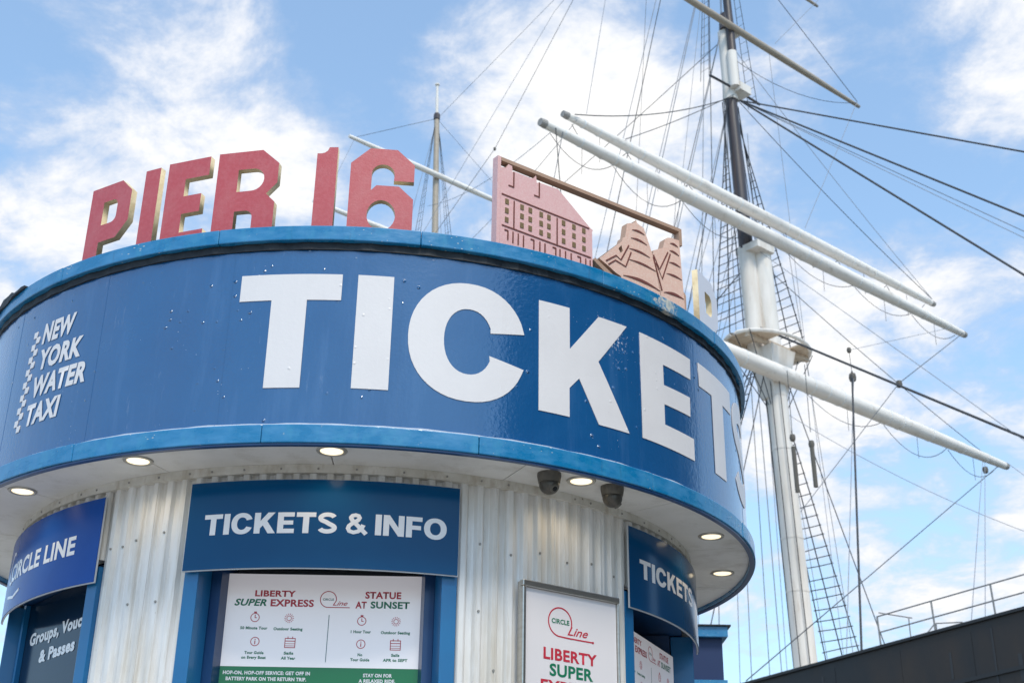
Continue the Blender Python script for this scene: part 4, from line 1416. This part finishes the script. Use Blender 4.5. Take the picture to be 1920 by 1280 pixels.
for sg in (-1, 1):
    # lower shrouds
    ladder([(ms(19.5) - .3 - .12 * i, sg * .3, 19.4) for i in range(3)], [(-.9 - .85 * i, sg * 5.25, sheer(-1.5) + .1) for i in range(3)], .06, .94, 34)
    rope([(ms(19.5) + .1, sg * .3, 19.4), (.3, sg * 5.25, sheer(0) + .1)], .022, name='shroud')
    rope([(ms(19.5) - .7, sg * .3, 19.4), (-3.8, sg * 5.25, sheer(-3.8) + .1)], .022, name='shroud')
    for k in range(4):
        rope([(ms(24) - .2, sg * .25 - .2, 23.8 + 1.6 * k), (-2.6 - .7 * k, sg * 5.2, sheer(-3) + .1)], .013, m='rope_pale', name='backstay', n=4)
    # futtock and topmast shrouds
    ladder([(ms(29.7) - .2 - .1 * i, sg * .32 - .45, 29.8) for i in range(3)], [(ms(pz) - .95 + .62 * i, sg * 1.68, pz) for i in range(3)], .05, .96, 30)
    for i in range(3):
        rope([(ms(pz) - .75 + .62 * i, sg * 1.65, pz), (ms(17.5) - .1 + .1 * i, sg * .42, 17.6)], .02, name='futtock_shroud')
    # topgallant shrouds
    ladder([(ms(44) + .1 - .06 * i, -.5 + sg * .12, 44) for i in range(2)], [(ms(30.3) - .5 + .42 * i, -.45 + sg * 1.35, 30.3) for i in range(2)], .1, .97, 30, .016, .011)
    rope([(ms(30.3), -.45 + sg * 1.4, 30.3), (ms(30.3), -.45, 30.35)], .05, name='crosstree', m='mast_dark', n=6)
    # backstays
    for k, (zt, sb) in enumerate(((29.8, -3.2), (29.8, -4.1), (33.2, -4.9), (33.2, -5.5), (38.0, -6.4), (38.0, -7.0), (44.5, -8.0), (44.5, -9.2))):
        rope([(ms(zt) - .2, -.45 + sg * .2, zt), (sb, sg * 5.2, sheer(sb) + .1)], .017 if k % 2 else .021, m='rope_pale' if k % 3 else 'rope', name='backstay')
    # running gear hung down from the yards beside the mast
    for k, (ya, zt) in enumerate(((1.6, 24.5), (3.1, 24.5), (4.6, 24.5), (2.4, 33), (5.2, 33)) if sg < 0 else ((1.0, 24.5), (1.5, 33))):
        rope([(ms(zt) + (.45 if zt < 30 else .3), sg * ya, zt), (-1.2 - .5 * k, sg * (5.0 if sg < 0 else 4.6), sheer(-2) + .1)], .011, m='rope_pale' if k % 2 else 'rope', name='running_line', n=4)

# forestays to the next mast
MB_ = (ms(29.7) + .15, -.45, 29.75)
for tgt, r, m in (((9.47, 0, 22.89), .030, 'rope'), ((9.14, 0, 20.85), .034, 'rope'), ((8.85, 0, 19.04), .036, 'rope'), ((8.95, .1, 20.5), .016, 'rope_pale'), ((9.0, -.1, 20.2), .014, 'rope_pale')):
    d = Vector(tgt) - Vector(MB_)
    far = Vector(MB_) + d * (20.0 / d.x)
    rope([MB_, far], r, .0, m=m)
st0 = Vector((ms(20.6) - .15, -.5, 20.55)); st1 = Vector((8.08, 0, 14.29))
rope([st0, st0 + (st1 - st0) * 1.9], .04)
rope([(ms(45) + .1, -.5, 43.0), (14, 0, 33.5)], .015)
rope([(ms(23.5), -.3, 23.6), (9.0, 0, 13.2)], .014, m='rope_pale')
# lifts, braces and pendants
for p, q, r, sag, m in (
        ((.1, -9.4, 24.75), (ms(30), -.5, 30.0), .024, .35, 'rope'), ((.1, -7.2, 24.8), (ms(30), -.5, 30.1), .018, .1, 'rope'),
        ((.1, 9.9, 24.75), (ms(30), -.4, 29.9), .018, .2, 'rope'), ((.1, 9.9, 24.75), (ms(38), -.4, 32.8), .014, .2, 'rope_pale'),
        ((-.4, 7.0, 33.05), (ms(38), -.4, 38.5), .018, 0, 'rope'), ((-.4, 7.0, 33.05), (.2, 1.8, 24.9), .014, 0, 'rope_pale'), ((-.4, 7.0, 33.0), (ms(32), -.4, 31.8), .014, .6, 'rope'),
        ((-.4, -7.0, 33.05), (ms(38), -.4, 38.5), .018, 0, 'rope'), ((-.4, -7.0, 33.05), (.2, -9.0, 24.9), .014, 0, 'rope_pale'),
        ((-.4, 5.0, 37.2), (-.2, 1.5, 33.1), .014, 0, 'rope_pale'),
        ((.1, 11.9, 23.9), (4.4, 0, 17.05), .017, 0, 'rope'), ((4.4, 0, 17.05), (-2.0, 2.0, 14.0), .015, 0, 'rope_pale'), ((.1, 11.0, 23.85), (2.74, 0, 18.7), .011, 0, 'rope_pale'),
        ((.1, 13.2, 18.6), (ms(23), -.3, 23.2), .017, .2, 'rope'), ((.1, 13.2, 18.6), (1.9, -5.0, 7.85), .020, 0, 'rope'),
        ((.1, 12.0, 18.5), (8.7, -5.0, 8.4), .014, 0, 'rope_pale'), ((.1, 12.15, 18.5), (9.05, -5.0, 8.36), .014, 0, 'rope_pale'),
        ((2.77, 0, 17.95), (5.5, -4.9, 7.5), .032, 0, 'rope'), ((2.80, .05, 17.9), (5.0, -4.9, 7.5), .014, 0, 'rope_pale'), ((2.74, 0, 18.7), (2.77, 0, 17.8), .012, 0, 'rope'),
        ((.1, -10.2, 23.9), (-20.3, -.2, 34.0), .013, .5, 'rope_pale'), ((.1, -10.2, 23.9), (-3.5, -5.2, 7.8), .018, 0, 'rope'), ((.1, -9.9, 23.9), (-11.0, -5.0, 9.0), .015, .3, 'rope_pale'),
        ((.1, -9.3, 24.6), (-19.9, -.2, 30.0), .013, .4, 'rope_pale'),
        ((ms(44), -.4, 44.0), (-11.25, 0, 40.5), .012, 0, 'rope_pale'), ((-9.98, 0, 40.4), (-14.2, -1.0, 34.0), .015, 0, 'rope'), ((-14.2, -1.0, 34.0), (-17.8, -2.6, 29.0), .015, 0, 'rope'),
        ((-11.25, 0, 40.5), (-18.5, -3.0, 28.5), .013, 0, 'rope_pale'), ((ms(43), -.4, 43), (-20.4, 0, 39.0), .013, 0, 'rope_pale'), ((ms(33), -.4, 33), (-20.2, 0, 29), .018, .2, 'rope'),
        ((ms(23), -.4, 23.2), (-20, 0, 12), .024, 0, 'rope'), ((.45, 13.2, 18.6), (6, 16, 12), .014, 0, 'rope_pale'), ((ms(18), .2, 17.6), (6.5, 3.0, 12.4), .012, .3, 'rope_pale')):
    rope([p, q], r, sag, m=m, name='rigging_line')
for c, r in (((2.74, 0, 18.7), .10), ((4.4, 0, 17.02), .13), ((2.77, 0, 17.75), .16), ((.1, 12.1, 18.15), .15), ((-14.2, -1.0, 34.0), .09), ((ms(17) + 1.2, -.9, 16.0), .13), ((ms(17) + 1.9, -.9, 15.6), .13)):
    link('block', pydata('block', *g_lathe([(.01, -r), (r * .6, -r * .75), (r * .75, 0), (r * .6, r * .75), (.01, r)], 10, c)), 'block', ship, True)
for ds in (1.2, 1.9):
    rope([(ms(17) + ds, -.9, 18.3), (ms(17) + ds, -.9, 16.0)], .015, name='pendant')
    rope([(ms(17) + ds, -.9, 15.7), (ms(17) + ds + .03, -.9, 14.2)], .07, name='fender', m='block', n=8)

# mizzen mast, farther aft
def mz(z):
    return -19.9 - 0.04 * (z - 33)


for nm, z0, z1, r0, r1, m in (('mizzen_mast', 0.5, 39.4, .30, .13, 'spar_tan'), ('mizzen_pole', 39.2, 41.2, .085, .06, 'mast_white')):
    link(nm, pydata(nm, *g_tube([(mz(z0), 0, z0), (mz((z0 + z1) / 2), 0, (z0 + z1) / 2), (mz(z1), 0, z1)], [r0, (r0 + r1) / 2, r1], 12)), m, ship, True)
link('mizzen_truck', pydata('mizzen_truck', *g_lathe([(.02, 0), (.12, .03), (.12, .1), (.02, .14)], 10, (mz(41.2), 0, 41.15))), 'mast_white', ship)
link('mizzen_cap', pydata('mizzen_cap', *g_lathe([(.14, 0), (.17, .05), (.17, .3), (.13, .4)], 10, (mz(39.2), 0, 39.0))), 'mast_dark', ship)
yard(35.55, 5.6, .145, .085, 'yard_white', .25, half_near=5.3, bands=False, endm=None, foot=False, s0=mz(35.5), name='mizzen_yard')
yard(31.3, 7.6, .15, .09, 'yard_white', .25, half_near=7.0, bands=False, endm=None, foot=False, s0=mz(31), name='mizzen_yard')
for sg in (-1, 1):
    for i in range(3):
        rope([(mz(38.8), sg * .1, 38.8), (mz(29) - .5 + .4 * i, sg * 1.6, 27.0)], .016, name='mizzen_shroud', n=4)
    for i in range(20):
        t = .15 + .04 * i
        a = Vector((mz(38.8), sg * .1, 38.8)); b = Vector((mz(29) - .5, sg * 1.6, 27.0)); c = Vector((mz(29) + .3, sg * 1.6, 27.0))
        rope([a + (b - a) * t, a + (c - a) * t], .011, name='mizzen_ratline', m='ratline', n=4)
    rope([(mz(35.5) + .25, sg * 5.0, 35.6), (mz(39), 0, 39.1)], .014, name='mizzen_lift', n=4)
    rope([(mz(35.5) + .25, sg * 5.0, 35.5), (mz(31) + .2, sg * 6.5, 31.4)], .012, name='mizzen_line', m='rope_pale', n=4)
    rope([(mz(39), 0, 39.0), (-23, sg * 5, 8)], .013, name='mizzen_backstay', m='rope_pale', n=4)
